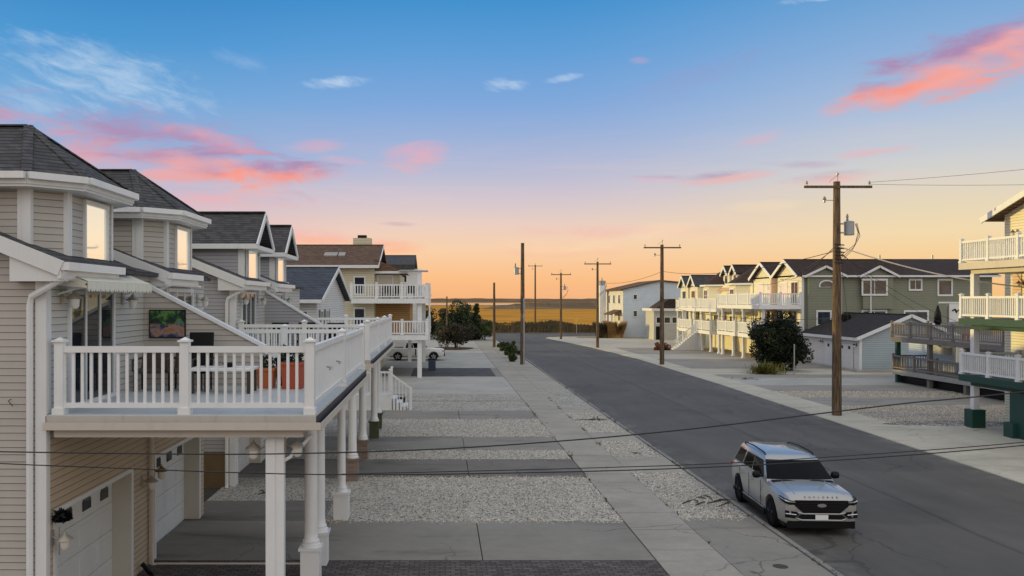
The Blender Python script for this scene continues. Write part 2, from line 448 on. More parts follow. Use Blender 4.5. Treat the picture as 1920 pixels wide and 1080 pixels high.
def lantern(par, x, y, z, dx=1, m=None):
    q = MB(); q.box(x, x+dx*.03, y-.05, y+.05, z-.12, z+.12)
    q.tube([(x+dx*.02,y,z+.02),(x+dx*.14,y,z-.05),(x+dx*.24,y,z+.02),(x+dx*.22,y,z+.12)], .012, 6)
    cx = x+dx*.22
    q.lathe((cx,y,z), [(.13,-.03),(.12,-.005),(.05,.05),(.02,.09)], 12)
    o = q.build('wall_lantern', m or M['iron'], par, smooth=True)
    g = MB(); g.lathe((cx,y,z), [(.035,-.20),(.075,-.16),(.085,-.04)], 10); g.build('lamp_glass', M['lampglass'], o, smooth=True)
    return o

def slider(par, x, y0, y1, z0, z1, panes=3):
    o = window(par, (x,y0,z0+.06), Y_, X_, y1-y0, z1-z0-.06, .07, M['glass'], panes, 1, .05, 'sliding_door')
    return o

def garage_door(par, xd, y0, y1, ztop, dx=1, m=None):
    g = MB(); npan = 4; ph = ztop/npan
    for i in range(npan):
        g.box(xd-dx*.06, xd, y0, y1, i*ph+.008, (i+1)*ph-.008)
        if i < npan-1:
            k = 4; w = (y1-y0)/k
            for j in range(k): g.box(xd, xd+dx*.012, y0+j*w+.10, y0+(j+1)*w-.10, i*ph+.10, (i+1)*ph-.10)
    g.box(xd-dx*.05, xd-dx*.02, y0, y1, 0, ztop)
    o = g.build('garage_door', m or M['doorwhite'], par)
    k = 4; w = (y1-y0)/k; zb = (npan-1)*ph
    for j in range(k):
        cy = y0+(j+.5)*w
        pts = [(cy-.19,zb+.14),(cy+.19,zb+.14),(cy+.19,zb+.30)]+[(cy+.19*math.cos(t),zb+.30+.12*math.sin(t)) for t in (PI*.25,PI*.5,PI*.75)]+[(cy-.19,zb+.30)]
        MB().prism(pts, 'x', xd+dx*.002, xd+dx*.016).build('door_window', M['glass'], o)
    return o

def roof_gable_x(par, x0, x1, y0, y1, ze, zr, m, th=.12, trimm=None):
    """ridge runs along X; eaves at y0,y1"""
    ym = (y0+y1)/2; r = MB()
    r.slab([(x0,y0,ze),(x1,y0,ze),(x1,ym,zr),(x0,ym,zr)], th); r.slab([(x0,ym,zr),(x1,ym,zr),(x1,y1,ze),(x0,y1,ze)], th)
    r.beam((x0,ym,zr+.02),(x1,ym,zr+.02),.22,.04)
    return r.build('roof', m, par)
def roof_gable_y(par, x0, x1, y0, y1, ze, zr, m, th=.12, ze2=None):
    xm = (x0+x1)/2; r = MB()
    r.slab([(x0,y0,ze),(xm,y0,zr),(xm,y1,zr),(x0,y1,ze)], th); r.slab([(xm,y0,zr),(x1,y0,ze),(x1,y1,ze),(xm,y1,zr)], th)
    r.beam((xm,y0,zr+.02),(xm,y1,zr+.02),.22,.04)
    return r.build('roof', m, par)

# ------------------------------------------------------------------ left-hand duplexes
def tower(h, y0, side, roofm, XF=-6.28):
    yn, ya, yb, yf = y0+.3, y0+.75, y0+2.65, y0+3.1
    plan = [(-13,yn),(XF-.45,yn),(XF,ya),(XF,yb),(XF-.45,yf),(-13,yf)]
    MB().prism(plan, 'z', 5.9, 7.68).build('bay_wall', side, h)
    e = .36; c = e*.414
    ep = [(-13.4,yn-e),(XF-.45+c,yn-e),(XF+e,ya-c),(XF+e,yb+c),(XF-.45+c,yf+e),(-13.4,yf+e)]
    s = MB(); s.prism(ep, 'z', 7.62, 7.66); s.build('soffit', M['trim'], h)
    g = MB()
    for i in range(4+1):
        if i == 5: break
        a, b = ep[i], ep[(i+1)%6]
        g.beam((*a,7.755),(*b,7.755),.05,.19); 
    g.build('gutter', M['trim'], h)
    g2 = MB()
    for i in range(5):
        a, b = Vector((*ep[i],0)), Vector((*ep[i+1],0)); n = (b-a).cross(Vector((0,0,1))).normalized()
        g2.beam(a+n*.07+Vector((0,0,7.79)), b+n*.07+Vector((0,0,7.79)), .10, .11)
    g2.build('gutter', M['white'], h)
    ym = (yn+yf)/2; R1 = (XF-1.12,ym,8.93); R2 = (-12.5,ym,8.93); E = [(p[0],p[1],7.85) for p in ep]
    r = MB()
    r.add(E+[R1,R2], [(0,1,6,7),(1,2,6),(2,3,6),(3,4,6),(4,5,7,6),(5,0,7),(5,4,3,2,1,0)])
    ro = r.build('roof', roofm, h)
    rc = MB()
    for a, b in ((R1,E[1]),(R1,E[2]),(R1,E[3]),(R1,E[4]),(R1,R2)):
        rc.beam(Vector(a)+Vector((0,0,.01)), Vector(b)+Vector((0,0,.01)), .16, .025)
    rc.build('ridge_cap', roofm, ro)
    for (x,y) in plan[1:5]:
        MB().box(x-.075, x+.02 if x > XF-.2 else x+.06, y-.05 if y < ym else y-.03, y+.05, 5.92, 7.62).build('corner_trim', M['trim'], h)
    MB().box(XF-.62, XF-.53, yn-.025, yn+.02, 5.92, 7.62).build('corner_trim', M['trim'], h)
    MB().box(XF-.02, XF+.022, ya+.052, ya+.12, 5.92, 7.62).build('corner_trim', M['trim'], h)
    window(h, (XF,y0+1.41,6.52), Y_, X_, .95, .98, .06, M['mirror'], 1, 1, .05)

def dormer_box(h, y0, side, roofm, XF=-6.26):
    ya, yb = y0+1.2, y0+3.4; ym = (ya+yb)/2
    MB().box(-13, XF, ya, yb, 6.0, 7.66).build('bay_wall', side, h)
    MB().prism([(ya,7.66),(yb,7.66),(ym,8.62)], 'x', -12.8, XF).build('gable_wall', M['sid_grey'], h)
    roof_gable_x(h, -13, XF+.42, ya-.28, yb+.28, 7.62, 8.72, roofm, .08)
    t = MB()
    for yy, s in ((ya-.28,1),(yb+.28,-1)):
        t.beam((XF+.45,yy,7.52),(XF+.45,ym,8.62),.05,.17)
        t.box(-13, XF+.47, yy-.03, yy+.03, 7.44, 7.60)
    t.box(XF-.0, XF+.46, ya-.25, yb+.25, 7.42, 7.56)
    t.build('rake_trim', M['trim'], h)
    t = MB(); t.box(XF-.22, XF+.02, ya-.02, ya+.0, 6, 7.44); t.box(XF, XF+.02, ya-.02, ya+.12, 6, 7.44); t.box(XF, XF+.02, yb-.1, yb+.02, 6, 7.44)
    t.build('corner_trim', M['trim'], h)
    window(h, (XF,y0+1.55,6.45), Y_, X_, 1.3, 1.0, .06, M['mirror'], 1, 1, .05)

def duplex(label, y0, length, pitch, kind, side, front, roofm, lower, pedms, colys, edge=-2.0):
    h = thing('duplex_house', label, 'house', 'attached beach duplexes with wrap decks')
    XW = -6.3
    y1 = y0+length; Zd = 3.97
    # walls
    w = MB(); w.box(-16, -6.775, y0, y1, 0, 6.36); w.box(-6.775, XW-.002, y0-.006, y0-.001, 0, 6.36); w.build('side_wall', side, h)
    f = MB(); d1 = (y0+.35, y0+3.75); d2 = (y0+pitch+.05, y0+pitch+3.45)
    for a, b in ((y0,d1[0]),(d1[1],d2[0]),(d2[1],y1)): f.box(-6.77, XW, a, b, 0, 2.3)
    f.box(-6.77, XW, y0, y1, 2.3, 3.70)
    f.build('garage_wall', lower, h)
    u = MB(); u.box(-6.77, XW, y0, y1, 3.70, 6.36); u.build('front_wall', front, h)
    # casing + doors
    c = MB(); jm = MB()
    for a, b in (d1, d2):
        c.box(XW, XW+.02, a-.10, a, 0, 2.38); c.box(XW, XW+.02, b, b+.10, 0, 2.38); c.box(XW, XW+.02, a, b, 2.3, 2.38)
        jm.box(-6.74, XW+.01, b-.015, b-.002, 0, 2.3); jm.box(-6.74, XW+.01, a+.002, a+.015, 0, 2.3); jm.box(-6.74, XW+.01, a+.015, b-.015, 2.285, 2.298)
    c.build('door_casing', M['trim'], h); jm.build('door_jamb', M['reveal'], h)
    for a, b in (d1, d2): garage_door(h, -6.68, a+.02, b-.02, 2.28)
    # lower roofs, one per unit
    for k in (0, 1):
        ys = y0+k*pitch; ye = (ys+3.0) 
        r = MB(); th = .10
        r.slab([(-5.93,ys-.28,6.42),(-5.93,ye,6.42),(-11,ye,8.45),(-11,ys-.28,8.45)], th)
        r.slab([(-11,ys-.28,8.45),(-11,ye,8.45),(-16.3,ye,6.42),(-16.3,ys-.28,6.42)], th)
        r.build('roof', roofm, h)
        if k == 0 or True:
            r = MB(); yend = ys+pitch-.3 if k == 0 else y1
            r.slab([(-6.1,ye+.01,6.38),(-6.1,yend,6.38),(-11,yend,7.6),(-11,ye+.01,7.6)], .08); r.build('roof', roofm, h)
        MB().prism([(-16,6.36),(-6.3,6.36),(-11,8.30)], 'y', ys, ys+.2).build('gable_wall', side, h)
        t = MB(); t.beam((-5.93,ys-.30,6.30),(-11,ys-.30,8.33),.05,.24)
        t.prism([(-5.95,6.10),(-6.75,6.10),(-6.75,6.55),(-5.95,6.25)], 'y', ys-.27, ys)
        t.build('rake_trim', M['trim'], h)
        g = MB(); g.box(-5.95,-5.80,ys-.30,ys+(2.1 if kind == 'tower' else 3.0),6.27,6.40); g.box(-5.99,-5.93,ys-.3,ys+(2.1 if kind=='tower' else 3.0),6.14,6.34); g.box(-6.3,-5.95,ys,ys+2.4,6.12,6.16)
        g.build('gutter', M['white'], h)
        # downspout
        xx = -6.53
        dn = MB(); pts = [(-5.9,ys-.22,6.27),(-5.93,ys-.2,6.15),(xx+.04,ys-.10,5.86),(xx,ys-.07,5.72),(xx,ys-.07,.12 if k==0 else 3.0),(xx+.02,ys-.2,.05 if k==0 else 2.95)]
        dn.tube(pts, .052, 8)
        dn.build('downspout', M['white'], h, smooth=True)
        if kind == 'tower': tower(h, ys, side, roofm)
        else: dormer_box(h, ys, side, roofm)
        slider(h, XW, ys+.85, ys+2.72, Zd, 6.0)
        lantern(h, XW, ys+.55, 5.86); lantern(h, XW, ys+3.25, 5.83)
    MB().box(-6.46,-6.285,y0-.03,y0-.007,0,6.12).build('corner_trim', M['trim'], h)
    MB().box(-6.298,-6.28,y0-.006,y0+.14,3.98,6.12).build('corner_trim', M['trim'], h); MB().box(-6.298,-6.28,y0-.006,y0+.10,0,3.70).build('corner_trim', M['trim'], h)
    # pipes on the garage front
    p = MB(); p.tube([(-6.22,y0+4.75,3.7),(-6.22,y0+4.75,.12),(-6.15,y0+4.85,.06)], .055, 8)
    if kind == 'tower':
        p.tube([(-6.15,y0+4.85,.06),(-2.95,y0+4.85,.06)], .055, 8)
    p.build('drain_pipe', M['trimbeige'], h, smooth=True)
    lantern(h, XW, y0+.18, 1.95, m=M['iron']); lantern(h, XW, y0+4.35, 2.0, m=M['iron']); lantern(h, XW, y0+pitch+.02-.25, 2.1, m=M['brass']); lantern(h, XW, y1-.25, 2.45)
    # deck
    d = MB(); d.box(XW+.003, edge, y0, y1+.15, Zd-.10, Zd); d.build('deck_floor', M['deck'], h)
    d = MB(); d.box(XW+.003, edge+.02, y0-.03, y0, Zd-.16, Zd-.02); d.box(edge, edge+.02, y0, y1+.15, Zd-.16, Zd-.02)
    d.box(XW+.003, edge-.02, y0+.0, y0+.05, 3.73, Zd-.165)
    d.build('deck_fascia', M['fascia'], h)
    d = MB(); d.box(XW+.003, edge-.1, y0+.05, y1+.1, 3.78, 3.865); d.build('deck_ceiling', M['soffit'], h)
    d = MB(); d.box(XW+.003, edge+.12, y0-.13, y0-.115, 3.74, 3.86); d.box(XW+.003, edge+.12, y0-.115, y0-.03, 3.735, 3.75)
    d.box(edge+.115, edge+.13, y0-.13, y1+.15, 3.74, 3.86); d.box(edge+.02, edge+.115, y0-.115, y1+.15, 3.735, 3.75)
    d.box(XW+.1, edge-.2, y0+.05, y0+.16, 3.60, 3.73); d.box(edge-.68, edge-.56, y0+.16, y1, 3.60, 3.78)
    d.build('deck_gutter', M['trimbeige'], h)
    d = MB(); d.box(XW+.05, edge+.115, y0-.112, y0-.032, 3.755, 3.775); d.box(edge+.021,edge+.03,y0-.02,y1+.1,3.776,3.94); d.box(edge+.022, edge+.112, y0-.03, y1+.1, 3.755, 3.775); d.build('gutter_shade', M['darkgut'], h)  # dark strips stand in for the shade inside the open gutter
    e = edge-.09
    railing(h, (XW+.18,y0+.10), (e,y0+.10), Zd, 1.09, psp=2.1)
    railing(h, (e,y0+.10), (e,y0+pitch-.6), Zd, 1.09, psp=4.6, first=False)
    railing(h, (e,y0+pitch-.6), (e,y1+.05), Zd, 1.07, psp=4.6, first=False)
    railing(h, (XW+.1,y1+.05), (e,y1+.05), Zd, 1.05, psp=2.2, last=False, first=False)
    # sloping privacy wall between the two units
    yp = y0+4.5; s = MB(); xe = -3.72 if kind == 'tower' else -4.1; zt0, zt1 = 6.12, 4.78
    s.prism([(XW+.003,Zd),(xe,Zd),(xe,zt1),(XW+.003,zt0)], 'y', yp, yp+.12); s.build('privacy_wall', side, h)
    s = MB(); s.beam((XW,yp+.06,zt0+.03),(xe-.0,yp+.06,zt1+.03),.20,.07); s.box(xe,xe+.06,yp-.03,yp+.15,Zd,zt1+.03); s.build('wall_cap', M['white'], h)
    # columns
    for i, (cy, pm) in enumerate(zip(colys, pedms)):
        column(h, edge-.63+(0 if i != 2 else .05), cy, 3.62, ped=.80, pedm=pm, r=.135 if i != 2 or kind != 'tower' else .11)
    return h

h1 = duplex('tan sided duplex with octagonal shingled bays, white deck rail and cream awning', 13.65, 9.1, 5.2, 'tower', M['sid_tan'], M['sid_greyl'], M['roof_dark'], M['sid_tan_low'],
       [None,None,None], [17.4,18.55,22.35])
# near corner: paired square posts with a lantern
p = MB(); p.box(-2.83,-2.68,13.85,14.05,0,3.60); p.box(-2.68,-2.54,13.88,14.02,0,3.60)
p.tube([(-2.55,13.95,3.18),(-2.44,13.95,3.24),(-2.36,13.95,3.38),(-2.22,13.95,3.46),(-2.10,13.95,3.60)], .03, 6)
p.build('square_post', M['white'], h1)
lantern(h1, -2.83, 13.95, 3.40, -1); lantern(h1, -2.55, 13.95, 3.44, 1)
for yy in (15.2,16.6):
    MB().tube([(-2.02,yy,4.62),(-1.93,yy,4.60),(-1.92,yy-.35,4.60)], .018, 6).build('rail_hook', M['copper'], h1)
MB().tube([(-6.86,13.64,4.22),(-6.86,13.56,4.20),(-6.78,13.54,4.12)], .007, 6).build('wall_hook', M['black'], h1)
# awning over the near slider
aw = MB(); n = 30; ya, yb = 13.9, 16.95
aw.slab([(-6.28,ya,6.34),(-5.74,ya,6.12),(-5.74,yb,6.12),(-6.28,yb,6.34)], .02)
for i in range(n):
    a = ya+(yb-ya)*i/n; b = ya+(yb-ya)*(i+1)/n; m_ = (a+b)/2
    aw.prism([(a,6.11),(a,5.99),(a+(b-a)*.25,5.955),(m_,5.94),(a+(b-a)*.75,5.955),(b,5.99),(b,6.11)], 'x', -5.745+.006*(i%2), -5.73+.006*(i%2))
aw.prism([(-6.28,6.33),(-5.74,6.11),(-5.74,6.0),(-6.28,6.05)], 'y', ya, ya+.01)
aw = aw.build('awning', M['awning'], h1)
fr = MB(); fr.tube([(-6.28,ya+.1,5.9),(-5.76,ya+.1,6.05)], .015, 6); fr.tube([(-6.28,yb-.1,5.9),(-5.76,yb-.1,6.05)], .015, 6); fr.tube([(-5.76,ya,6.06),(-5.76,yb,6.06)], .018, 6)
fr.build('awning_frame', M['trim'], aw)
mb = MB(); mb.box(-7.40,-6.80,13.42,13.63,.02,.95); mb.box(-7.42,-6.78,13.40,13.63,.95,.99); mb.tube([(-7.1,13.55,.99),(-7.1,13.55,1.3)],.03,8); mb.build('meter_box', M['copper'], h1, bev=.02)

h2 = duplex('grey sided duplex with two gabled dormers and white deck rail, behind the tan one', 26.2, 12.1, 5.0, 'gable', M['sid_grey'], M['sid_greyl'], M['roof_dark'], M['sid_white'],
       [M['brick'],M['brick'],M['mosspost'],M['mosspost']], [27.1,30.7,35.4,38.0], edge=-2.15)
MB().box(-7.35,-6.5,26.14,26.19,0,1.15).build('skirt_panel', M['plywood'], h2)

# ------------------------------------------------------------------ things on the near deck
Zd = 3.97
pic = MB(); y = 18.10; x0, x1, z0, z1 = -6.15, -5.42, 5.02, 5.58
pic.box(x0, x1, y, y+.04, z0, z1)
pm, t, b = newmat('garden_painting'); p = t.pos(); nz = t.noise(p, 5.5, 4, .6, .8); n2 = t.noise(p, 3.2, 3, .5, .3); zz = t.sep(p)[2]
c = t.ramp(nz, [(.34,(.002,.006,.02)),(.46,(.006,.03,.014)),(.54,(.02,.10,.02)),(.62,(.14,.26,.04)),(.70,(.02,.08,.12)),(.85,(.3,.4,.35))])
low = t.smooth(zz, 5.32, 5.20)
c2 = t.ramp(n2, [(.30,(.005,.01,.04)),(.48,(.02,.04,.10)),(.56,(.30,.22,.20)),(.64,(.35,.14,.06)),(.75,(.01,.01,.03))])
sel = t.smooth(t.m('SUBTRACT', 5.30, zz), -.03, .05)
t.link(t.mix(sel, c, c2), b.inputs['Base Color']); b.inputs['Roughness'].default_value = .5
pic = thing('wall_picture', 'dark green and blue garden canvas hung on the sloping privacy wall of the near deck', 'picture')
MB().box(x0, x1, y, y+.03, z0, z1).build('canvas', pm, pic)
fr = MB(); 
fr.box(x0-.02,x0,y-.005,y+.04,z0-.02,z1+.02); fr.box(x1,x1+.02,y-.005,y+.04,z0-.02,z1+.02); fr.box(x0,x1,y-.005,y+.04,z0-.02,z0); fr.box(x0,x1,y-.005,y+.04,z1,z1+.02)
fr.build('frame', M['black'], pic)

def patio_chair(x, y, label, m, hb=.95, w=.55, rot=0.0, group=None):
    t = thing('patio_chair', label, 'chair', group, (x,y,Zd)); t.rotation_euler = (0,0,rot)
    s = MB(); s.box(-w/2,w/2,-.25,.25,.36,.44); s.build('seat', m, t, bev=.02)
    s = MB(); s.beam((0,.24,.40),(0,.34,hb),w,.06); s.build('backrest', m, t, bev=.02)
    for sx in (-1,1):
        for sy in (-.22,.22): MB().tube([(sx*(w/2-.03),sy,0),(sx*(w/2-.03),sy,.38)], .02, 6).build('leg', M['black'], t)
        MB().tube([(sx*w/2,-.24,.40),(sx*w/2,-.24,.62),(sx*w/2,.27,.64)], .025, 6).build('armrest', m, t)
    return t
patio_chair(-5.85, 17.35, 'brown wicker chair nearest the sliding door on the near deck', M['wicker'], .78, .62, group='wicker chairs on the near deck')
patio_chair(-5.25, 17.45, 'brown wicker chair between the sliding door and the black chair', M['wicker'], .78, .5, group='wicker chairs on the near deck')
patio_chair(-4.92, 17.3, 'tall black padded chair below the garden canvas', M['black'], 1.17, .5)
tb = thing('coffee_table', 'low white topped table on the near deck behind the rail', 'table', None, (-4.3,17.0,Zd))
MB().box(-.62,.62,-.35,.35,.44,.50).build('table_top', M['white'], tb, bev=.015)
for sx in (-1,1):
    for sy in (-1,1): MB().box(sx*.55-.03,sx*.55+.03,sy*.28-.03,sy*.28+.03,0,.44).build('leg', M['wicker'], tb)
bw = MB().lathe((-4.2,17.0,Zd+.50), [(.05,0),(.12,.05),(.14,.09)], 12).build('dark_bowl', M['black'], smooth=True); tag(bw, 'small dark bowl on the low white table', 'bowl')

def leaves(mb, c, rad, n, size, clumps=0, seed=0, flat=.0, shell=.55):
    rng = np.random.RandomState(seed)
    c = np.array(c, float); rad = np.array(rad, float)
    if clumps:
        d = rng.normal(size=(clumps,3)); d /= np.linalg.norm(d,axis=1)[:,None]
        cc = c+d*rad*(rng.uniform(.25,.95,size=(clumps,1))); cr = rng.uniform(.22,.42,size=clumps)
        idx = rng.randint(0,clumps,n); e = rng.normal(size=(n,3)); e /= np.linalg.norm(e,axis=1)[:,None]
        P = cc[idx]+e*(rad.mean()*cr[idx])[:,None]*rng.uniform(.4,1,size=(n,1))**.5
    else:
        e = rng.normal(size=(n,3)); e /= np.linalg.norm(e,axis=1)[:,None]
        P = c+e*rad*rng.uniform(shell,1,size=(n,1))
    A = rng.normal(size=(n,3)); A /= np.linalg.norm(A,axis=1)[:,None]
    B = np.cross(A, rng.normal(size=(n,3))); B /= np.linalg.norm(B,axis=1)[:,None]
    s = size*rng.uniform(.6,1.3,size=(n,1)); o = len(mb.v)
    V = np.stack([P-A*s, P-B*s*.45, P+A*s, P+B*s*.45], 1).reshape(-1,3)
    V[:,2] = np.maximum(V[:,2], .02)
    mb.v += [tuple(v) for v in V.tolist()]; mb.f += [(o+4*i,o+4*i+1,o+4*i+2,o+4*i+3) for i in range(n)]
    return mb

def planter(x, y, w, hgt, m, label, plant=True, grp='red planters in the deck corner'):
    t = thing('planter', label, 'planter', grp, (x,y,Zd))
    q = MB(); q.add([(-w/2*.85,-w/2*.85,0),(w/2*.85,-w/2*.85,0),(w/2*.85,w/2*.85,0),(-w/2*.85,w/2*.85,0),(-w/2,-w/2,hgt),(w/2,-w/2,hgt),(w/2,w/2,hgt),(-w/2,w/2,hgt)],
        [(0,1,2,3),(4,5,6,7),(0,1,5,4),(1,2,6,5),(2,3,7,6),(3,0,4,7)])
    q.box(-w/2-.02,w/2+.02,-w/2-.02,w/2+.02,hgt-.06,hgt+.001)
    q.build('pot', m, t, bev=.01)
    MB().box(-w/2+.03,w/2-.03,-w/2+.03,w/2-.03,hgt,hgt+.02).build('soil', M['joint'], t)
    if plant:
        l = MB(); leaves(l, (0,0,hgt+.12), (w*.5,w*.5,.16), 160, .05, 0, int(x*100)%97); l.build('plant', M['leaf_dark'], t)
    return t
planter(-3.05, 17.75, .46, .55, M['rust'], 'red square planter closest to the deck corner post')
planter(-3.62, 17.85, .36, .42, M['rust2'], 'smaller orange planter left of the red one')
planter(-3.36, 18.35, .3, .6, M['black'], 'black pot with a low plant behind the red planters', grp=None)
# two cleats on the deck rail side
# deck furniture behind on second deck (dark shapes)
for i, (x, y, lb) in enumerate(((-5.6,29.6,'dark chair near the door on the grey house deck'),(-4.7,29.8,'dark chair in the middle of the grey house deck'),(-3.6,29.2,'dark chair close to the street rail of the grey house deck'))):
    patio_chair(x, y, lb, M['black'], 1.05, .6, group='dark chairs on the grey house deck')
sat = thing('wind_spinner', 'black leafy wreath hanging beside the near garage door', 'wreath', None, (-6.2,13.9,2.2))
l = MB(); leaves(l, (.05,0,0), (.14,.17,.20), 420, .06, 0, 3); l.build('leaves', M['black'], sat)
MB().tube([(0,0,-.1),(.0,0,-.55)], .012, 6).build('stem', M['iron'], sat)
hose = MB().tube([(-6.2,17.75,.32),(-6.12,17.78,.22),(-6.05,17.8,.12),(-5.95,17.7,.06),(-5.85,17.4,.05)], .05, 8).build('bent_pipe', M['black'], smooth=True)
tag(hose, 'short black pipe bent at the foot of the garage wall', 'pipe')

# ------------------------------------------------------------------ white cottage
h3 = thing('cottage', 'small white cottage with a plain slate grey gable roof', 'house')
MB().prism([(43.6,0),(56.4,0),(56.4,5.78),(50,7.55),(43.6,5.78)], 'x', -16, -6.3).build('wall', M['sid_white'], h3)
roof_gable_x(h3, -16.3, -5.95, 43.0, 57.0, 5.86, 7.72, M['roof_grey'], .12)
t = MB(); t.beam((-5.92,43.0,5.76),(-5.92,50,7.62),.05,.22); t.beam((-5.92,57.0,5.76),(-5.92,50,7.62),.05,.22); t.box(-16.3,-5.95,42.93,43.0,5.66,5.84); t.build('rake_trim', M['trim'], h3)
window(h3, (-6.3,44.8,4.0), Y_, X_, 1.0, 1.2, cols=2, rows=2); window(h3, (-6.3,47.0,4.0), Y_, X_, 1.0, 1.2, cols=2, rows=2)
window(h3, (-7.6,43.6,4.2), X_, -Y_, .8, 1.0)
sh = MB()
for yy in (44.35,45.95,46.5,48.2): sh.box(-6.29,-6.25,yy,yy+.32,3.9,5.3)
sh.build('shutter', M['wood_w'], h3)
v = MB().lathe((-8.2,45.2,6.3), [(.12,0),(.12,.35),(.2,.37),(.2,.45)], 10).build('roof_vent', M['trim'], h3)
# entry stair
MB().box(-6.29,-2.55,44.4,46.2,.0,.85).build('porch_base', M['white'], h3)
st = MB()
for i in range(4): st.box(-2.55+.0+i*.28, -2.55+(i+1)*.28, 44.4, 46.2, 0, .85-.2*(i+1)+.02)
st.build('steps', M['white'], h3)
railing(h3, (-4.6,44.45), (-2.6,44.45), .85, 1.25, sp=.17, psp=1.0, pw=.1)
railing(h3, (-2.6,44.45), (-2.6,46.1), .85, 1.25, sp=.17, psp=1.6, pw=.1, first=False)
r = MB(); r.beam((-2.6,44.42,2.0),(-1.5,44.42,1.2),.07,.09); r.box(-1.55,-1.45,44.37,44.47,0,1.25)
for i in range(6): x = -2.5+i*.18; r.box(x,x+.04,44.40,44.44,.05,1.95-(i+.6)*.13)
r.build('stair_rail', M['white'], h3)
bl = thing('black_bucket', 'black bucket standing beside the white entry steps', 'bucket', None, (-2.15,46.2,0))
MB().lathe((0,0,0), [(.20,0),(.28,.5),(.30,.52),(.26,.5),(.2,.1)], 14).build('tub', M['black'], bl, smooth=True)
MB().tube([(-.28,0,.5),(-.2,0,.7),(.2,0,.7),(.28,0,.5)], .012, 6).build('handle', M['black'], bl)

# ------------------------------------------------------------------ yellow house with balconies
h4 = thing('balcony_house', 'cream yellow house with brown roof, chimney, skylight and two stacked balconies', 'house')
MB().box(-22,-4.9,63.6,74,0,8.42).build('wall', M['sid_yel'], h4)
MB().prism([(63.6,8.42),(74,8.42),(68.8,10.0)], 'x', -21.8, -5.0).build('gable_wall', M['sid_yel'], h4)
roof_gable_x(h4, -22.4, -4.55, 63.0, 74.6, 8.40, 10.25, M['roof_brown'], .14)
t = MB(); t.box(-22.4,-4.5,62.94,63.0,8.18,8.40); t.beam((-4.52,63,8.32),(-4.52,68.8,10.15),.05,.2); t.build('rake_trim', M['trim'], h4)
MB().box(-7.05,-5.6,69.2,70.4,8.8,10.85).build('chimney', M['sid_yel'], h4)
MB().box(-6.7,-6.0,69.4,70.2,10.85,11.1).build('chimney_cap', M['black'], h4)
sk = MB(); sk.obox((-8.9,65.3,9.15),(1.0,0,0),(0,.9,.29),(0,-.03,.09)); sk.obox((-7.8,65.3,9.15),(.5,0,0),(0,.9,.29),(0,-.03,.09)); sk.build('skylight', M['concrete_l'], h4)
# front bay with its own small roof
MB().box(-4.897,-3.05,64.4,73,5.57,7.75).build('bay_wall', M['sid_yel'], h4)
r = MB(); r.add([(-4.9,63.9,8.0+.9),(-4.9,73.4,8.9),(-2.6,63.9,7.92),(-2.6,73.4,7.92),(-4.9,63.9,8.0),(-4.9,73.4,8.0)], [(0,1,3,2),(0,2,4),(1,5,3),(4,2,3,5)])
r.build('bay_roof', M['roof_brown'], h4)
t = MB(); t.box(-4.9,-2.5,63.85,63.9,7.80,7.98); t.build('fascia', M['trim'], h4)
window(h4, (-4.65,64.4,6.3), X_, -Y_, 1.05, 1.3, .09, M['blind'])
window(h4, (-6.35,63.6,6.3), X_, -Y_, .7, 1.2, .1, M['glass']); window(h4, (-6.35,63.6,3.85), X_, -Y_, .7, 1.3, .1, M['glass'])
window(h4, (-11,63.6,6.3), X_, -Y_, .8, 1.2, .1, M['glass'])
ds = MB().tube([(-9.2,63.5,8.2),(-9.2,63.5,2.0)], .06, 6).build('downspout', M['copper'], h4)
for zf, xa in ((5.92,-6.5),(3.24,-4.6)):
    MB().box(xa,-.85,62.4,79.5,zf-.35,zf).build('balcony_floor', M['white'], h4)
    railing(h4, (xa,62.5), (-.95,62.5), zf, 1.05, sp=.19, bw=.07, psp=2.0, pw=.2)
    railing(h4, (-.95,62.5), (-.95,79.4), zf, 1.05, sp=.25, bw=.07, psp=3.2, pw=.2, first=False)
MB().box(-4.897,-2.3,65.4,72,3.24,5.565).build('recess_wall', M['sid_orange'], h4)
for (x, y) in ((-1.5,62.9),(-2.8,79.0),(-1.5,79.0)): 
    MB().box(x-.16,x+.16,y-.16,y+.16,0,8.1 if x==-1.5 and y<70 else 5.6).build('column', M['white'], h4)
MB().box(-3.05+.0,-.9,62.5,66,7.98-.0,8.0).build('porch_roof', M['trim'], h4)
for i, x in enumerate((-4.0,-3.1,-2.2)):
    t = thing('deck_chair', ['dark chair left on the upper balcony of the yellow house','dark chair in the middle of the upper yellow house balcony','dark chair right by the corner post of the upper balcony'][i], 'chair', 'chairs on the upper balcony', (x,63.6,5.92))
    MB().box(-.3,.3,-.3,.3,.38,.45).build('seat', M['black'], t); MB().beam((0,.3,.4),(0,.38,1.0),.6,.05).build('backrest', M['black'], t)
    for sx in (-1,1):
        for sy in (-1,1): MB().box(sx*.26-.02,sx*.26+.02,sy*.26-.02,sy*.26+.02,0,.38).build('leg', M['black'], t)

h5 = thing('rear_house', 'white house with dark shingle roof beyond the yellow one', 'house')
MB().box(-9,-2.3,84,95,0,8.9).build('wall', M['sid_white'], h5)
MB().box(-2.295,-1.6,85,90,0,7.2).build('bay_wall', M['sid_white'], h5)
roof_gable_x(h5, -9.4, -2.5, 83.4, 95.6, 9.3, 10.5, M['roof_dark'], .5)
window(h5, (-4.2,84,7.6), X_, -Y_, .9, .9); window(h5, (-5.4,84,5.0), X_, -Y_, .9, 1.1)
railing(h5, (-2.2,83.6), (-1.0,83.6), 6.4, .95, sp=.25, bw=.07, psp=1.2); MB().box(-2.28,-.9,83.4,90,6.2,6.4).build('balcony_floor', M['white'], h5)
MB().box(-1.1,-.95,83.6,83.75,0,6.2).build('column', M['white'], h5)

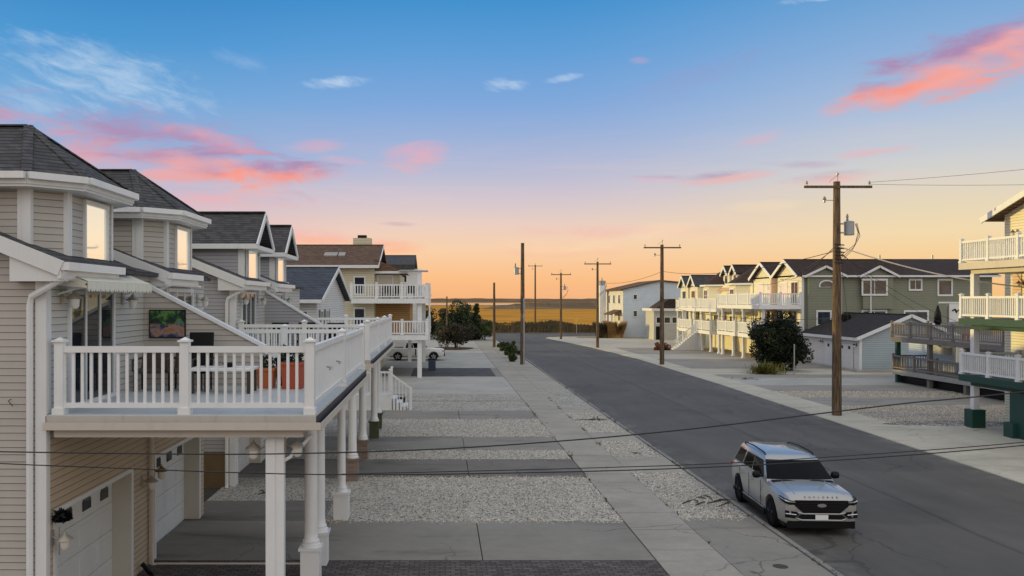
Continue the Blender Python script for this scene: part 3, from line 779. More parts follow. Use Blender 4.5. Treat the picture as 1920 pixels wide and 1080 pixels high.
# ------------------------------------------------------------------ green/yellow duplex row on the right
def street_gable(h, XF, ya, yb, ze, zr, wallm, roofm, depth=9, oh=.5):
    ym = (ya+yb)/2
    MB().prism([(ya,ze-.1),(yb,ze-.1),(ym,zr-.12)], 'x', XF, XF+depth).build('gable_wall', wallm, h)
    roof_gable_x(h, XF-oh, XF+depth, ya-.15, yb+.15, ze-.05, zr, roofm, .12)
    t = MB(); t.beam((XF-oh-.03,ya-.15,ze-.17),(XF-oh-.03,ym,zr-.12),.06,.28); t.beam((XF-oh-.03,yb+.15,ze-.17),(XF-oh-.03,ym,zr-.12),.06,.28); t.build('rake_trim', M['trim'], h)
def deck_row(h, XF, XD, ya, yb, levels, cols, nearrail=True, m=None, cm=None):
    for zf, xa, y0, y1 in levels:
        MB().box(XD, XF-.003, y0, y1, zf-.38, zf).build('balcony_floor', M['white'], h)
        if nearrail: railing(h, (XD+.1,y0+.1), (XF-.1,y0+.1), zf, 1.1, sp=.2, bw=.08, psp=2.0, pw=.2, topw=.12)
        railing(h, (XD+.1,y0+.1), (XD+.1,y1-.1), zf, 1.1, sp=.2, bw=.12, psp=3.0, pw=.2, topw=.12, first=not nearrail)
    for (x, y, z1) in cols:
        MB().lathe((x,y,0), [(.24,0),(.24,.12),(.16,.16),(.15,z1-.3),(.22,z1-.1),(.22,z1)], 12).build('column', M['white'], h, smooth=True)

h6 = thing('green_duplex', 'long sage green house with brown roof, its street front yellow with two gables', 'house')
XF = 33.8; Y0 = 79.6; Y1 = 91.8
MB().box(XF+.003, 51.5, Y0, Y1, 0, 8.18).build('side_wall', M['sid_green'], h6)
MB().box(XF-.05, XF, Y0+.003, Y1, 0, 8.2).build('front_wall', M['sid_cream'], h6)
MB().box(XF-.09, XF+.14, Y0-.06, Y0+.1, 0, 8.15).build('corner_trim', M['trim'], h6)
r = MB(); r.slab([(XF+2.5,Y0-.5,8.12),(52,Y0-.5,8.12),(52,85.8,9.95),(XF+2.5,85.8,9.95)], .14); r.slab([(XF+2.5,85.8,9.95),(52,85.8,9.95),(52,Y1+.5,8.12),(XF+2.5,Y1+.5,8.12)], .14)
r.add([(XF+2.5,Y0-.5,8.12),(XF+2.5,85.8,9.95),(XF-.2,Y0-.5,8.12)], [(0,1,2)])
r.build('roof', M['roof_brown2'], h6)
MB().prism([(Y0,8.18),(Y1,8.18),(85.8,9.8)], 'x', 51.2, 51.5).build('gable_wall', M['sid_green'], h6)
MB().box(XF-.2, 52, Y0-.56, Y0-.5, 7.95, 8.12).build('gutter', M['trim'], h6)
street_gable(h6, XF-.05, Y0, 85.7, 8.15, 9.75, M['sid_cream'], M['roof_brown2'], 10)
street_gable(h6, XF-.05, 85.7, Y1, 8.15, 9.75, M['sid_cream'], M['roof_brown2'], 10)
# cross gables over the side wall
def xgable(cx, hw, zp):
    yw = Y0-.35
    MB().box(cx-hw+.35, cx+hw-.35, yw, Y0+.0, 2.0 if cx < 36.5 else 5.0, 8.1).build('bay_wall', M['sid_green'], h6)
    MB().prism([(cx-hw+.2,8.09),(cx+hw-.2,8.09),(cx,zp-.14)], 'y', yw, Y0+2.5).build('gable_wall', M['sid_green'], h6)
    rr = MB(); dy = 3.2
    rr.slab([(cx-hw,yw-.3,8.05),(cx,yw-.3,zp),(cx,yw+dy,zp),(cx-hw,yw+dy-.0,8.05)], .1); rr.slab([(cx,yw-.3,zp),(cx+hw,yw-.3,8.05),(cx+hw,yw+dy,8.05),(cx,yw+dy,zp)], .1)
    rr.build('roof', M['roof_brown2'], h6)
    t = MB(); t.beam((cx-hw-.1,yw-.34,7.98),(cx,yw-.34,zp-.08),.06,.2); t.beam((cx+hw+.1,yw-.34,7.98),(cx,yw-.34,zp-.08),.06,.2); t.build('rake_trim', M['trim'], h6)
xgable(35.75, 1.9, 9.0); xgable(40.7, 1.75, 9.0)
def pxw(x0, x1, y0, y1, Y, X0=None): # pixel box on a camera-facing wall -> x, z, w, h
    f = Y/1600; return ((x0-825)*f, 5.8-(y1-563)*f, (x1-x0)*f, (y1-y0)*f)
for (a, b_, c_, d_, cols) in ((1618,1661,526,551,2),(1706,1726,526,542,2),(1760,1783,526,552,1)):
    Yw = Y0-(.35 if a == 1618 else 0); x, z, w, hh = pxw(a,b_,c_,d_,Yw); window(h6, (x,Yw,z), X_, -Y_, w, hh, .14, M['glass_b'], cols, 1, .07)
x, z, w, hh = pxw(1533,1556,585,608,Y0-.35); window(h6, (x,Y0-.35,z), X_, -Y_, w, hh, .14, M['glass_b'], 1, 1, .07)
x, z, w, hh = pxw(1697,1738,585,602,Y0); window(h6, (x,Y0,z-1), X_, -Y_, w, hh+1, .14, M['glass_b'], 1, 1, .07)
x, z, w, hh = pxw(1618,1660,584,600,Y0); window(h6, (x,Y0,z), X_, -Y_, w, hh, .14, M['glass_b'], 2, 1, .07)
aw = MB(); cx, cz = 35.9, 7.2
pts = [(cx-.6,cz-.15)]+[(cx+.6*math.cos(t_),cz-.0+.38*math.sin(t_)) for t_ in np.linspace(PI,0,9)]+[(cx+.6,cz-.15)]
aw.prism([(cx+(px-cx)*1.2,cz+(pz-cz)*1.3) for px,pz in pts], 'y', Y0-.42, Y0-.352); o = aw.build('window', M['trim'], h6)
MB().prism(pts, 'y', Y0-.44, Y0-.425).build('pane', M['glass_b'], o)
MB().box(39.95,40.05,Y0-.41,Y0-.02,.0,8.0).build('downspout', M['trim'], h6)
MB().box(37.3,37.45,Y0-.1,Y0-.01,.0,8.0).build('downspout', M['trim'], h6)
for vx in (44.2,49.5): MB().tube([(vx,85.8,9.9),(vx,85.8,10.35)], .09, 6).build('vent_pipe', M['copper'], h6)
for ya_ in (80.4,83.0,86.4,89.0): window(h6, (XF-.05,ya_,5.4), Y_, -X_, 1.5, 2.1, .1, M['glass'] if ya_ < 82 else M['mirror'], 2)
for ya_ in (80.6,84.0,87.2): window(h6, (XF-.05,ya_,2.7), Y_, -X_, 1.8, 2.1, .1, M['glass'], 2)
MB().box(XF-.6, XF-.05, 85.5, 85.8, 2.5, 8.0).build('party_wall', M['sid_peach'], h6)
deck_row(h6, XF-.05, 29.8, Y0, Y1, [(5.35,0,Y0,Y1),(2.55,0,Y0,85.4),(2.55,0,86.3,Y1)], [(30.4,80.2,4.97),(30.4,85.5,4.97),(30.5,88.7,4.97),(30.3,91.4,4.97)])
MB().box(XF-.06,XF-.052,80,91,0,2.1).build('garage_wall', M['sid_peach'], h6)

h7 = thing('turret_duplex', 'cream duplex with two steep brown turret roofs and gable dormers', 'house')
T0, T1 = 92.2, 108.6
MB().box(XF, 46, T0, T1, 0, 7.6).build('wall', M['sid_cream'], h7)
MB().prism([(33.9,7.6),(46,7.6),(40,9.9)], 'y', T0, T0+.3).build('gable_wall', M['sid_peach'], h7)
r = MB(); r.slab([(35.5,T0-.1,8.0),(40,T0-.1,9.9),(40,T1,9.9),(35.5,T1,8.0)], .15); r.slab([(40,T0-.1,9.9),(46.5,T0-.1,7.6),(46.5,T1,7.6),(40,T1,9.9)], .15); r.build('roof', M['roof_brown2'], h7)
for k, yc in enumerate((95.2,104.6)):
    rr = 2.6; cx = XF+1.2
    oc = [(cx+rr*math.cos(PI/8+i*PI/4), yc+rr*math.sin(PI/8+i*PI/4)) for i in range(8)]
    MB().prism(oc, 'z', 4.0, 7.7).build('turret_wall', M['sid_cream'], h7)
    oc2 = [(cx+(x-cx)*1.16, yc+(y-yc)*1.16, 7.6) for x, y in oc]
    if k == 0: top = [(cx+.3,yc,9.75),(cx+4.5,yc,9.75)]
    else: top = [(cx,yc,9.75)]
    q = MB()
    if len(top) == 1: q.add(oc2+top, [(i,(i+1)%8,8) for i in range(8)]+[tuple(range(8))[::-1]])
    else: q.add(oc2+top, [(i,(i+1)%8,8) for i in (2,3,4)]+[(1,2,8,9),(0,1,9),(7,0,9),(6,7,9),(5,6,9,8)]+[tuple(range(8))[::-1]])
    q.build('turret_roof', M['roof_brown2'], h7)
    t = MB()
    for i in range(8): t.beam((*oc2[i][:2],7.58),(*oc2[(i+1)%8][:2],7.58),.08,.2)
    t.build('gutter', M['trim'], h7)
    window(h7, (XF-1.21,yc-.6,5.7), Y_, -X_, 1.2, 1.3, .14, M['glass'], 2, 2)
for yc in (98.6,101.6): 
    MB().box(XF+.3,XF+5,yc-1.1,yc+1.1,7.4,8.9).build('dormer_wall', M['sid_cream'], h7)
    street_gable(h7, XF+.3, yc-1.1, yc+1.1, 8.9, 9.9, M['sid_cream'], M['roof_brown2'], 5, .35)
    window(h7, (XF+.3,yc-.4,7.8), Y_, -X_, .8, .9, .08, M['glass'])
r = MB(); r.slab([(XF-.5,97.4,7.0),(XF-.5,102.8,7.0),(XF+1.2,102.8,8.1),(XF+1.2,97.4,8.1)], .1); r.build('porch_roof', M['sid_peach'], h7)
for ya_ in (94.2,97.8,100.5,103.6): window(h7, (XF,ya_,2.6), Y_, -X_, 1.6, 2.1, .1, M['glass'], 2)
deck_row(h7, XF, 29.8, T0, T1, [(4.9,0,T0,106.6),(2.4,0,T0+2,T0+8),(2.4,0,T0+9,106.6)], [(30.3,92.6,4.5),(30.4,95.7,4.5),(30.3,98.7,4.5),(30.3,103.0,4.5),(30.3,106.2,4.5)], nearrail=True)
st = MB()
for i in range(12): st.box(27.2+i*.24, 27.2+(i+1)*.24+.05, 99.0, 100.2, 0, .2*(i+1))
st.build('stair', M['white'], h7)
r = MB(); r.beam((27.2,98.97,1.1),(30.0,98.97,3.4),.08,.1); r.beam((27.2,98.97,.35),(30.0,98.97,2.65),.06,.08)
for i in range(14): x = 27.25+i*.2; r.box(x,x+.06,98.95,98.99,.2+i*.164,1.15+i*.164)
r.build('stair_rail', M['white'], h7)

h8 = thing('far_duplex', 'farthest cream duplex of the row with two small dark gables', 'house')
MB().box(XF, 46, 109.6, 118, 0, 7.3).build('wall', M['sid_cream'], h8)
r = MB(); r.slab([(XF+.5,109.4,7.3),(XF+5,109.4,8.9),(XF+5,118,8.9),(XF+.5,118,7.3)], .15); r.slab([(XF+5,109.4,8.9),(46,109.4,7.3),(46,118,7.3),(XF+5,118,8.9)], .15); r.build('roof', M['roof_brown2'], h8)
for a, b_ in ((110.0,113.4),(114.2,117.7)):
    MB().box(XF-.6,XF+4,a,b_,5,7.65).build('bay_wall', M['sid_cream'], h8)
    street_gable(h8, XF-.6, a, b_, 7.65, 9.1, M['sid_cream'], M['roof_dark'], 5, .4)
    window(h8, (XF-.6,a+1.0,5.6), Y_, -X_, 1.5, 1.4, .1, M['glass'])
deck_row(h8, XF, 32.6, 109.6, 118, [(4.75,0,109.6,118),(2.2,0,110.5,117.5)], [(32.8,110,4.4),(32.8,114,4.4),(32.8,117.6,4.4)])
for ya_ in (111,116): window(h8, (XF,ya_,2.4), Y_, -X_, 2.2, 2.0, .1, M['glass'], 2)

h9 = thing('low_annex', 'low beige building with a band of dark windows beside the pale blue house', 'house')
MB().box(31.2,36.2,124.5,129.5,0,4.25).build('wall', M['sid_greyl'], h9)
MB().box(30.8,36.6,124,130,4.25,4.6).build('roof', M['trim'], h9)
MB().prism([(31.5,4.6),(38,4.6),(36,6.0),(33.5,6.0)], 'y', 124.6, 129).build('upper_roof', M['roof_brown2'], h9)
for i in range(4): window(h9, (31.6+i*1.15,124.5,2.5), X_, -Y_, .8, .8, .1, M['glass'])
MB().box(31.5,32.6,124.45,124.5,0,2.0).build('dark_opening', M['black'], h9)

h10 = thing('blue_house', 'pale blue three storey house with white street front beside the marsh', 'house')
MB().prism([(28.4,0),(44,0),(44,8.0),(40.6,8.1),(34,8.75),(28.4,7.5)], 'y', 132, 146).build('side_wall', M['sid_blue'], h10)
MB().box(28.30,28.40,132,146,0,7.5).build('front_wall', M['sid_white'], h10)
r = MB(); r.slab([(27.8,131.6,7.5),(34,131.6,8.95),(34,146.4,8.95),(27.8,146.4,7.5)], .18); r.slab([(34,131.6,8.95),(44.4,131.6,8.0),(44.4,146.4,8.0),(34,146.4,8.95)], .18); r.build('roof', M['roof_brown'], h10)
MB().box(26.9,27.9,143.5,144.8,0,8.3).build('chimney', M['white'], h10)
MB().box(27.0,27.8,143.6,144.7,8.3,9.1).build('chimney_cap', M['copper'], h10)
for (a, b_, c_, d_) in ((1188,1194,553,561),(1188,1194,583,593)):
    x, z, w, hh = pxw(a,b_,c_,d_,132); window(h10, (x,132,z), X_, -Y_, w, hh, .1, M['glass'], 1, 1, .07)
for yy, zz in ((134,5.3),(138,5.3),(142,5.3),(134,2.6),(140,2.6)): window(h10, (28.3,yy,zz), Y_, -X_, 1.3, 1.3, .12, M['glass'])
r = MB(); r.slab([(26.6,133,3.6),(26.6,139,3.6),(28.3,139,4.3),(28.3,133,4.3)], .12); r.build('porch_roof', M['roof_brown'], h10)
for yy in (133.3,138.7): MB().box(26.7,26.9,yy-.1,yy+.1,0,3.55).build('column', M['white'], h10)

# ------------------------------------------------------------------ garage shed
h11 = thing('garage', 'small pale blue garage with white door and dull brown roof behind the nearest pole', 'garage')
MB().box(XF+.003, 41.8, 68.7, 81, 0, 2.85).build('wall', M['sid_shed'], h11)
MB().prism([(XF,2.85),(41.8,2.85),(37.8,4.55)], 'y', 68.7, 69.0).build('gable_wall', M['sid_shed'], h11)
MB().box(XF-.05, XF, 68.7, 81, 0, 2.85).build('front_wall', M['sid_white'], h11)
roof_gable_y(h11, XF-.4, 42.2, 68.4, 81.3, 2.78, 4.66, M['roof_shed'], .12)
t = MB(); t.beam((XF-.4,68.36,2.68),(37.8,68.36,4.56),.06,.26); t.beam((42.2,68.36,2.68),(37.8,68.36,4.56),.06,.26); t.box(XF-.46,XF-.38,68.4,81.3,2.55,2.78); t.box(XF-.06,XF+.14,68.64,68.7,0,2.7); t.build('rake_trim', M['trim'], h11)
garage_door(h11, XF-.12, 69.6, 74.6, 2.2, -1)
b = MB(); b.box(XF-.3,XF+9,68.2,68.35,0,.22); b.box(XF-.45,XF-.3,68.2,81,0,.22); b.build('low_kerb_wall', M['concrete_l'], h11)
for yy in (69.1,75.2): lantern(h11, XF-.05, yy, 2.2, -1, M['black'])
MB().box(36,36.6,76,76.6,4.0,4.5).build('roof_vent', M['black'], h11)

# ------------------------------------------------------------------ house with grey wooden decks
h12 = thing('deck_house', 'pale house hidden behind two weathered wooden decks on green posts', 'house')
MB().box(34.6,46,47,63,0,3.0).build('wall', M['sid_blue'], h12)
MB().box(34.6,46.2,46,63.2,3.003,3.2).build('roof_deck', M['wood_w'], h12)
window(h12, (36.6,62.99,1.3), X_, -Y_, .1, .1)
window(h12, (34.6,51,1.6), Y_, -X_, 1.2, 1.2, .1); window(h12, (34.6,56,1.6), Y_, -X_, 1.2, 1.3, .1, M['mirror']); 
MB().box(34.1,34.6,57.8,58.6,2.1,2.6).build('air_conditioner', M['trim'], h12)
for zf, ya_, yb_, x0_ in ((.95,47,60.2,31.9),(3.22,46,60.4,31.9)):
    MB().box(x0_,34.59,ya_,yb_,zf-.32,zf).build('deck_floor', M['wood_l'] if zf < 2 else M['wood_w'], h12)
    railing(h12, (x0_+.06,ya_), (x0_+.06,yb_-.06), zf, 1.0, sp=.17, bw=.04, psp=2.4, mat=M['wood_w'], pw=.12)
    railing(h12, (x0_+.06,yb_-.06), (34.5,yb_-.06), zf, 1.0, sp=.17, bw=.04, psp=2.4, mat=M['wood_w'], pw=.12, first=False)
for (x, y) in ((32.2,60.0),(32.15,56),(32.1,52),(32.0,48)): MB().box(x-.13,x+.13,y-.13,y+.13,0,2.9).build('deck_post', M['greenp'] if y > 58 else M['wood_w'], h12)
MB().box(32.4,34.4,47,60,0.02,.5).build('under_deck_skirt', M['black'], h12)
um = thing('patio_umbrella', 'dark closed patio umbrella on the upper wooden deck', 'umbrella', None, (33.6,57.6,3.22))
MB().tube([(0,0,0),(0,0,2.2)], .03, 6).build('pole', M['wood_w'], um); MB().lathe((0,0,0), [(.12,.9),(.24,1.1),(.2,1.7),(.04,2.25)], 10).build('canopy', M['black'], um, smooth=True)
for i, (yy, lb) in enumerate(((55.4,'blue grey deck chair on the upper wooden deck'),(53.0,'reddish deck chair on the upper wooden deck beside the white rails'))):
    t = thing('deck_chair', lb, 'chair', 'chairs on the upper wooden deck', (32.9,yy,3.22)); mm = [M['copper'], M['rust']][i]
    MB().box(-.3,.3,-.3,.3,.4,.47).build('seat', mm, t); MB().box(.25,.32,-.3,.3,.4,1.15).build('backrest', mm, t)
    for sx in (-1,1):
        for sy in (-1,1): MB().box(sx*.27-.03,sx*.27+.03,sy*.27-.03,sy*.27+.03,0,.4).build('leg', mm, t)
sg = thing('deck_banner', 'white banner with a black squiggle hung above the upper wooden deck', 'banner', None, (34.75,57.4,4.65))
MB().box(-.5,.5,0,.03,-.3,.95).build('cloth', M['white'], sg)
MB().box(-1.2,.6,-.04,0,.95,1.05).build('rod', M['white'], sg)
MB().box(-.62,-.52,-.03,.05,-1.45,1.0).build('post', M['wood_w'], sg)
MB().box(.52,.62,-.03,.05,-1.45,1.0).build('post', M['wood_w'], sg)
bsk = MB()
bsk.tube([(-.3,-.01,.45),(-.1,-.01,.55),(.0,-.01,.40),(.15,-.01,.5),(.3,-.01,.38)], .05, 6); bsk.tube([(-.1,-.01,.5),(.0,-.01,.3)], .04, 6); bsk.tube([(.25,-.01,.45),(.2,-.01,.62)], .03, 6)
bsk.build('emblem', M['black'], sg)

# ------------------------------------------------------------------ green trimmed tower house at the right edge
h13 = thing('three_deck_house', 'cream house at the right edge with three stacked white railed decks and green trim', 'house')
XW, XD = 26.6, 23.85
MB().box(XW, 38, 30, 40.2, 0, 9.85).build('wall', M['sid_cream'], h13)
MB().prism([(30,9.85),(40.2,9.85),(36.6,11.0),(33.6,11.0)], 'x', XW, 38).build('gable_wall', M['sid_cream'], h13)
r = MB(); r.slab([(XW-.6,41.0,9.72),(38,41.0,9.72),(38,35.1,11.55),(XW-.6,35.1,11.55)], .16); r.slab([(XW-.6,35.1,11.55),(38,35.1,11.55),(38,29.4,9.72),(XW-.6,29.4,9.72)], .16); r.build('roof', M['roof_brown'], h13)
t = MB(); t.beam((XW-.63,41.0,9.62),(XW-.63,35.1,11.45),.06,.28); t.beam((XW-.63,29.4,9.62),(XW-.63,35.1,11.45),.06,.28); t.build('rake_trim', M['trim'], h13)
for zf, fm, d0 in ((2.42,M['greenp'],.0),(4.98,M['greenp'],0),(7.5,M['trimbeige'],0)):
    MB().box(XD,XW-.003,30.5,39.25,zf-.30,zf).build('deck_floor', fm, h13)
    MB().box(XD+.35,XW-.1,30.8,38.9,zf-.50,zf-.302).build('deck_beam', fm, h13)
    railing(h13, (XD+.08,39.15), (XD+.08,35.3), zf, 1.0, sp=.13, bw=.05, psp=2.0, pw=.14)
    railing(h13, (XD+.08,35.3), (XD+.08,30.6), zf, 1.0, sp=.13, bw=.05, psp=2.3, pw=.14, first=False)
    railing(h13, (XD+.08,39.15), (XW-.1,39.15), zf, 1.0, sp=.13, bw=.05, psp=2.6, pw=.14, first=False)
    slider(h13, XW-.06, 36.6, 38.4, zf, zf+2.05, 2).name = 'sliding_door'
    window(h13, (XW,32.0,zf+.5), Y_, -X_, 1.4, 1.3)
for z0_, z1_ in ((.85,1.92),(2.42,4.48),(4.98,7.0)):
    for yy in (38.8,):
        MB().box(24.32-.13,24.32+.13,yy-.13,yy+.13,z0_,z1_).build('column', M['white'], h13)
MB().box(24.32-.30,24.32+.30,38.5,39.1,0,.85).build('pedestal', M['greenp'], h13)
MB().box(24.1,XW-.01,31,36.1,0,1.92).build('ground_storey', M['greenp'], h13)
MB().box(23.9,24.3,35.6,36.2,0,.65).build('green_block', M['greenp'], h13)
lantern(h13, XW, 39.3, 8.95, -1, M['brass']); lantern(h13, XW, 38.9, 6.6, -1, M['brass'])
MB().box(XW-.04,XW,39.0,39.6,5.0,7.0).build('side_door', M['sid_peach'], h13)

# unseen houses added behind the left-hand row to block low sun
for ya_, yb_, mk, lb in ((46,61,'sid_white','unseen white gabled house added behind the grey duplex to block low sun'),(66,81,'sid_greyl','unseen grey gabled house added behind the yellow house to block low sun'),(87,100,'sid_cream','unseen cream gabled house added behind the rear white house to block low sun')):
    t = thing('sun_blocker_house', lb, 'house', 'unseen houses added to block low sun')
    MB().prism([(ya_,0),(yb_,0),(yb_,7.2),((ya_+yb_)/2,9.0),(ya_,7.2)], 'x', -52, -38).build('wall', M[mk], t)
    roof_gable_x(t, -52.4, -37.6, ya_-.5, yb_+.5, 7.15, 9.2, M['roof_dark'], .12)
    for k_ in range(4):
        for zz in (1.5,4.4): window(t, (-38,ya_+1.4+k_*3.3,zz), Y_, X_, 1.2, 1.4, .09, M['glass'], 2)
    window(t, (-46,ya_,4.4), X_, -Y_, 1.2, 1.4, .09, M['glass'])
# ------------------------------------------------------------------ ground
gm, t, b = newmat('sandy_soil'); p = t.pos(); n = t.noise(p, .12, 6, .6); n2 = t.noise(p, 6, 4)
t.link(t.mix(n, (.20,.17,.13), (.32,.28,.21)), b.inputs['Base Color']); b.inputs['Roughness'].default_value = .95
g = MB(); g.add([(-5000,-300,-.05),(6000,-300,-.05),(6000,9000,-.05),(-5000,9000,-.05)], [(0,1,2,3)]); struct('ground', g, gm)
def sheet(name, pts, z, m):
    q = MB(); q.add([(x,y,z) for x, y in pts], [tuple(range(len(pts)))]); return struct(name, q, m)
def rect(x0, x1, y0, y1): return [(x0,y0),(x1,y0),(x1,y1),(x0,y1)]
# road
right = [(-60,18.2),(27,18.4),(42,18.85),(60,19.3),(85,19.5),(105,18.6),(120,17.2),(131,16.2),(139,18.5),(142,30)]
left = [(-60,8.4),(60,8.35),(100,8.5),(120,8.6),(134,8.2),(139,5),(141,-60)]
pts = [(x,y) for y, x in left[:-1]]
rp = [(x,y) for y, x in right]
q = MB()
def interp(tab, y):
    for (a, xa), (b, xb) in zip(tab, tab[1:]):
        if a <= y <= b: return xa+(xb-xa)*(y-a)/(b-a)
    return tab[-1][1]
ys = [-60,0,15,27,42,60,85,105,120,131,134]
L = [(interp(left,y),y) for y in ys]; R = [(interp(right,y),y) for y in ys]
vs = [(x,y,0.0) for x,y in L]+[(x,y,0.0) for x,y in R]; k = len(ys)
q.add(vs, [(i,i+k,i+k+1,i+1) for i in range(k-1)])
q.add([(8.2,134,0),(16.9,134,0),(20,140,0),(45,142,0),(45,152,0),(-70,152,0),(-70,141,0),(4,139.5,0)], [(0,1,2,3,4,5,6,7)])
struct('road', q, M['asphalt'])
# left kerb and verge
kb = MB(); kz = .12
for i in range(k-1):
    (xa,ya_),(xb,yb_) = L[i], L[i+1]; n_ = max(1,int((yb_-ya_)/3))
    for j in range(n_):
        a = ya_+(yb_-ya_)*j/n_; b_ = ya_+(yb_-ya_)*(j+1)/n_-.02; x = xa+(xb-xa)*j/n_; x2 = xa+(xb-xa)*(j+1)/n_
        kb.add([(x-.16,a,-.04),(x+.0,a,-.04),(x2,b_,-.04),(x2-.16,b_,-.04),(x-.16,a,kz),(x-.02,a,kz-.01),(x2-.02,b_,kz-.01),(x2-.16,b_,kz)], [(3,2,1,0),(4,5,6,7),(0,1,5,4),(1,2,6,5),(2,3,7,6),(3,0,4,7)])
struct('kerb', kb, M['kerb'])
kb = MB()
for i in range(k-1):
    (xa,ya_),(xb,yb_) = R[i], R[i+1]; n_ = max(1,int((yb_-ya_)/3))
    for j in range(n_):
        a = ya_+(yb_-ya_)*j/n_; b_ = ya_+(yb_-ya_)*(j+1)/n_-.02; x = xa+(xb-xa)*j/n_; x2 = xa+(xb-xa)*(j+1)/n_
        kb.add([(x,a,-.04),(x+.18,a,-.04),(x2+.18,b_,-.04),(x2,b_,-.04),(x+.03,a,.028),(x+.18,a,.036),(x2+.18,b_,.036),(x2+.03,b_,.028)], [(3,2,1,0),(4,5,6,7),(0,1,5,4),(1,2,6,5),(2,3,7,6),(3,0,4,7)])
struct('kerb', kb, M['walk_r'])
# left sidewalk: individual flags
def panels(name, x0, x1, y0, y1, dx, dy, z0, z1, m, gap=.012):
    q = MB(); nx = max(1,round((x1-x0)/dx)); ny = max(1,round((y1-y0)/dy))
    for i in range(nx):
        for j in range(ny):
            a = x0+(x1-x0)*i/nx; b_ = x0+(x1-x0)*(i+1)/nx; c_ = y0+(y1-y0)*j/ny; d_ = y0+(y1-y0)*(j+1)/ny
            dz = random.uniform(-.004,.004); q.box(a+gap,b_-gap,c_+gap,d_-gap,z0,z1+dz)
    return struct(name, q, m)
MB_under = sheet('joint_bed', rect(-12,8.2,-10,131), .03, M['joint'])
panels('sidewalk', 4.75, 6.3, -6, 130, 1.55, 1.7, .031, .10, M['walk'])
bands = [  # y0, y1, material key, kind
 (8,18.75,'paver','driveway'),(18.75,22.1,'concrete','driveway'),(22.1,27.5,'gravel','gravel_yard'),(27.5,30.7,'concrete_d','driveway'),
 (30.7,32.5,'gravel','gravel_yard'),(32.5,35.8,'concrete','driveway'),(35.8,40.9,'gravel','gravel_yard'),(40.9,44.2,'concrete','driveway'),
 (44.2,48.3,'gravel','gravel_yard'),(48.5,52,'gravel','gravel_yard'),(52,64,'concrete_l','driveway'),(64.3,72,'blacktop','driveway'),(72,80,'concrete_l','driveway'),(80,97,'concrete_l','driveway'),(97,105,'mulch','mulch_bed'),(105,131,'concrete_l','driveway')]
for (a, b_, mk, nm) in bands:
    if nm == 'driveway' and mk in ('concrete','concrete_d'):
        panels('driveway', -6.66, 4.74, a, b_, 3.8, 6, .031, .095, M[mk])
    elif nm == 'mulch_bed':
        panels('driveway', -6.66, 4.74, a, b_, 5, 6, .031, .095, M['concrete_l'])
        q = MB(); q.add([(1.4+2.6*math.cos(t_)*(1+.1*math.sin(3*t_)), 101+3.6*math.sin(t_), .10+.0) for t_ in np.linspace(0,2*PI,20,endpoint=False)], [tuple(range(20))]); struct('mulch_bed', q, M['mulch'])
    else:
        x1_ = 4.74 if mk != 'blacktop' else 4.2
        q = MB(); q.box(-6.66 if mk != 'blacktop' else -2.2, x1_, a, b_-.01, .031, .088); struct(nm, q, M[mk])
        if mk == 'blacktop': q = MB(); q.box(-6.66,-2.22,a,b_,.031,.088); struct('driveway', q, M['concrete']); q = MB(); q.box(4.21,4.74,a,b_,.031,.088); struct('driveway', q, M['concrete'])
# concrete pad under the near garage instead of gravel
q = MB(); q.box(-6.66,-3.0,22.11,24.3,.0885,.0925); struct('driveway', q, M['concrete_d'])
# verge strip
for (a, b_, mk) in [(-6,16.2,'walk'),(16.2,22.4,'concrete'),(22.4,28.2,'gravel'),(28.2,31.2,'walk'),(31.2,34.6,'gravel'),(34.6,37,'walk'),(37,43,'gravel'),(43,46,'walk'),(46,55,'gravel'),(55,63,'walk'),(63,131,'walk')]:
    q = MB(); q.box(6.31,8.18,a+.01,b_-.01,.031,.092 if mk != 'gravel' else .085); struct('verge', q, M[mk])
# right-hand side
q = MB(); RR = [(interp(right,y)+.18,y) for y in ys]
struct('joint_bed', MB().add([(18.3,-60,.03),(60,-60,.03),(60,128,.03),(17,128,.03)], [(0,1,2,3)]), M['joint']) if False else None
q = MB()
for i in range(k-1):
    (xa,ya_),(xb,yb_) = RR[i], RR[i+1]; n_ = max(1,round((yb_-ya_)/1.8))
    for j in range(n_):
        a = ya_+(yb_-ya_)*j/n_; b_ = ya_+(yb_-ya_)*(j+1)/n_-.02; x = xa+(xb-xa)*j/n_; x2 = xa+(xb-xa)*(j+1)/n_
        q.add([(x+.01,a,0),(21.2,a,0),(21.2,b_,0),(x2+.01,b_,0),(x+.01,a,.034),(21.2,a,.034),(21.2,b_,.034),(x2+.01,b_,.034)], [(3,2,1,0),(4,5,6,7),(0,1,5,4),(1,2,6,5),(2,3,7,6),(3,0,4,7)])
struct('sidewalk', q, M['walk_r'])
for (a, b_, mk, nm) in [(-60,30,'walk_r','driveway'),(30,39.3,'walk_r','driveway'),(39.3,46.6,'gravel_t','gravel_yard'),(46.6,50.8,'walk_rd','driveway'),(50.8,54,'gravel_t','gravel_yard'),(54,58,'walk_rd','driveway'),
      (58,63.5,'concrete_l','driveway'),(63.5,66.5,'walk_rd','driveway'),(66.5,72,'walk_r','gravel_yard'),(72,84,'walk_rd','driveway'),(84,92,'concrete_l','driveway'),(92,104,'walk_rd','driveway'),(104,130,'walk_r','driveway')]:
    q = MB(); q.box(21.22,60,a,b_-.02,-.02,.030); struct(nm, q, M[mk])
q = MB(); q.add([(24.2+3.4*math.cos(t_)*(1+.12*math.sin(4*t_)), 40.0+.9*math.sin(t_), .036) for t_ in np.linspace(0,2*PI,24,endpoint=False)], [tuple(range(24))]); struct('stone_bed', q, M['gravel_d'])
q = MB(); q.add([(21.3,44.5,.034),(25.5,43.2,.034),(26,42.6,.034),(21.3,42.0,.034)], [(0,1,2,3)]); struct('concrete_patch', q, M['walk_rd'])

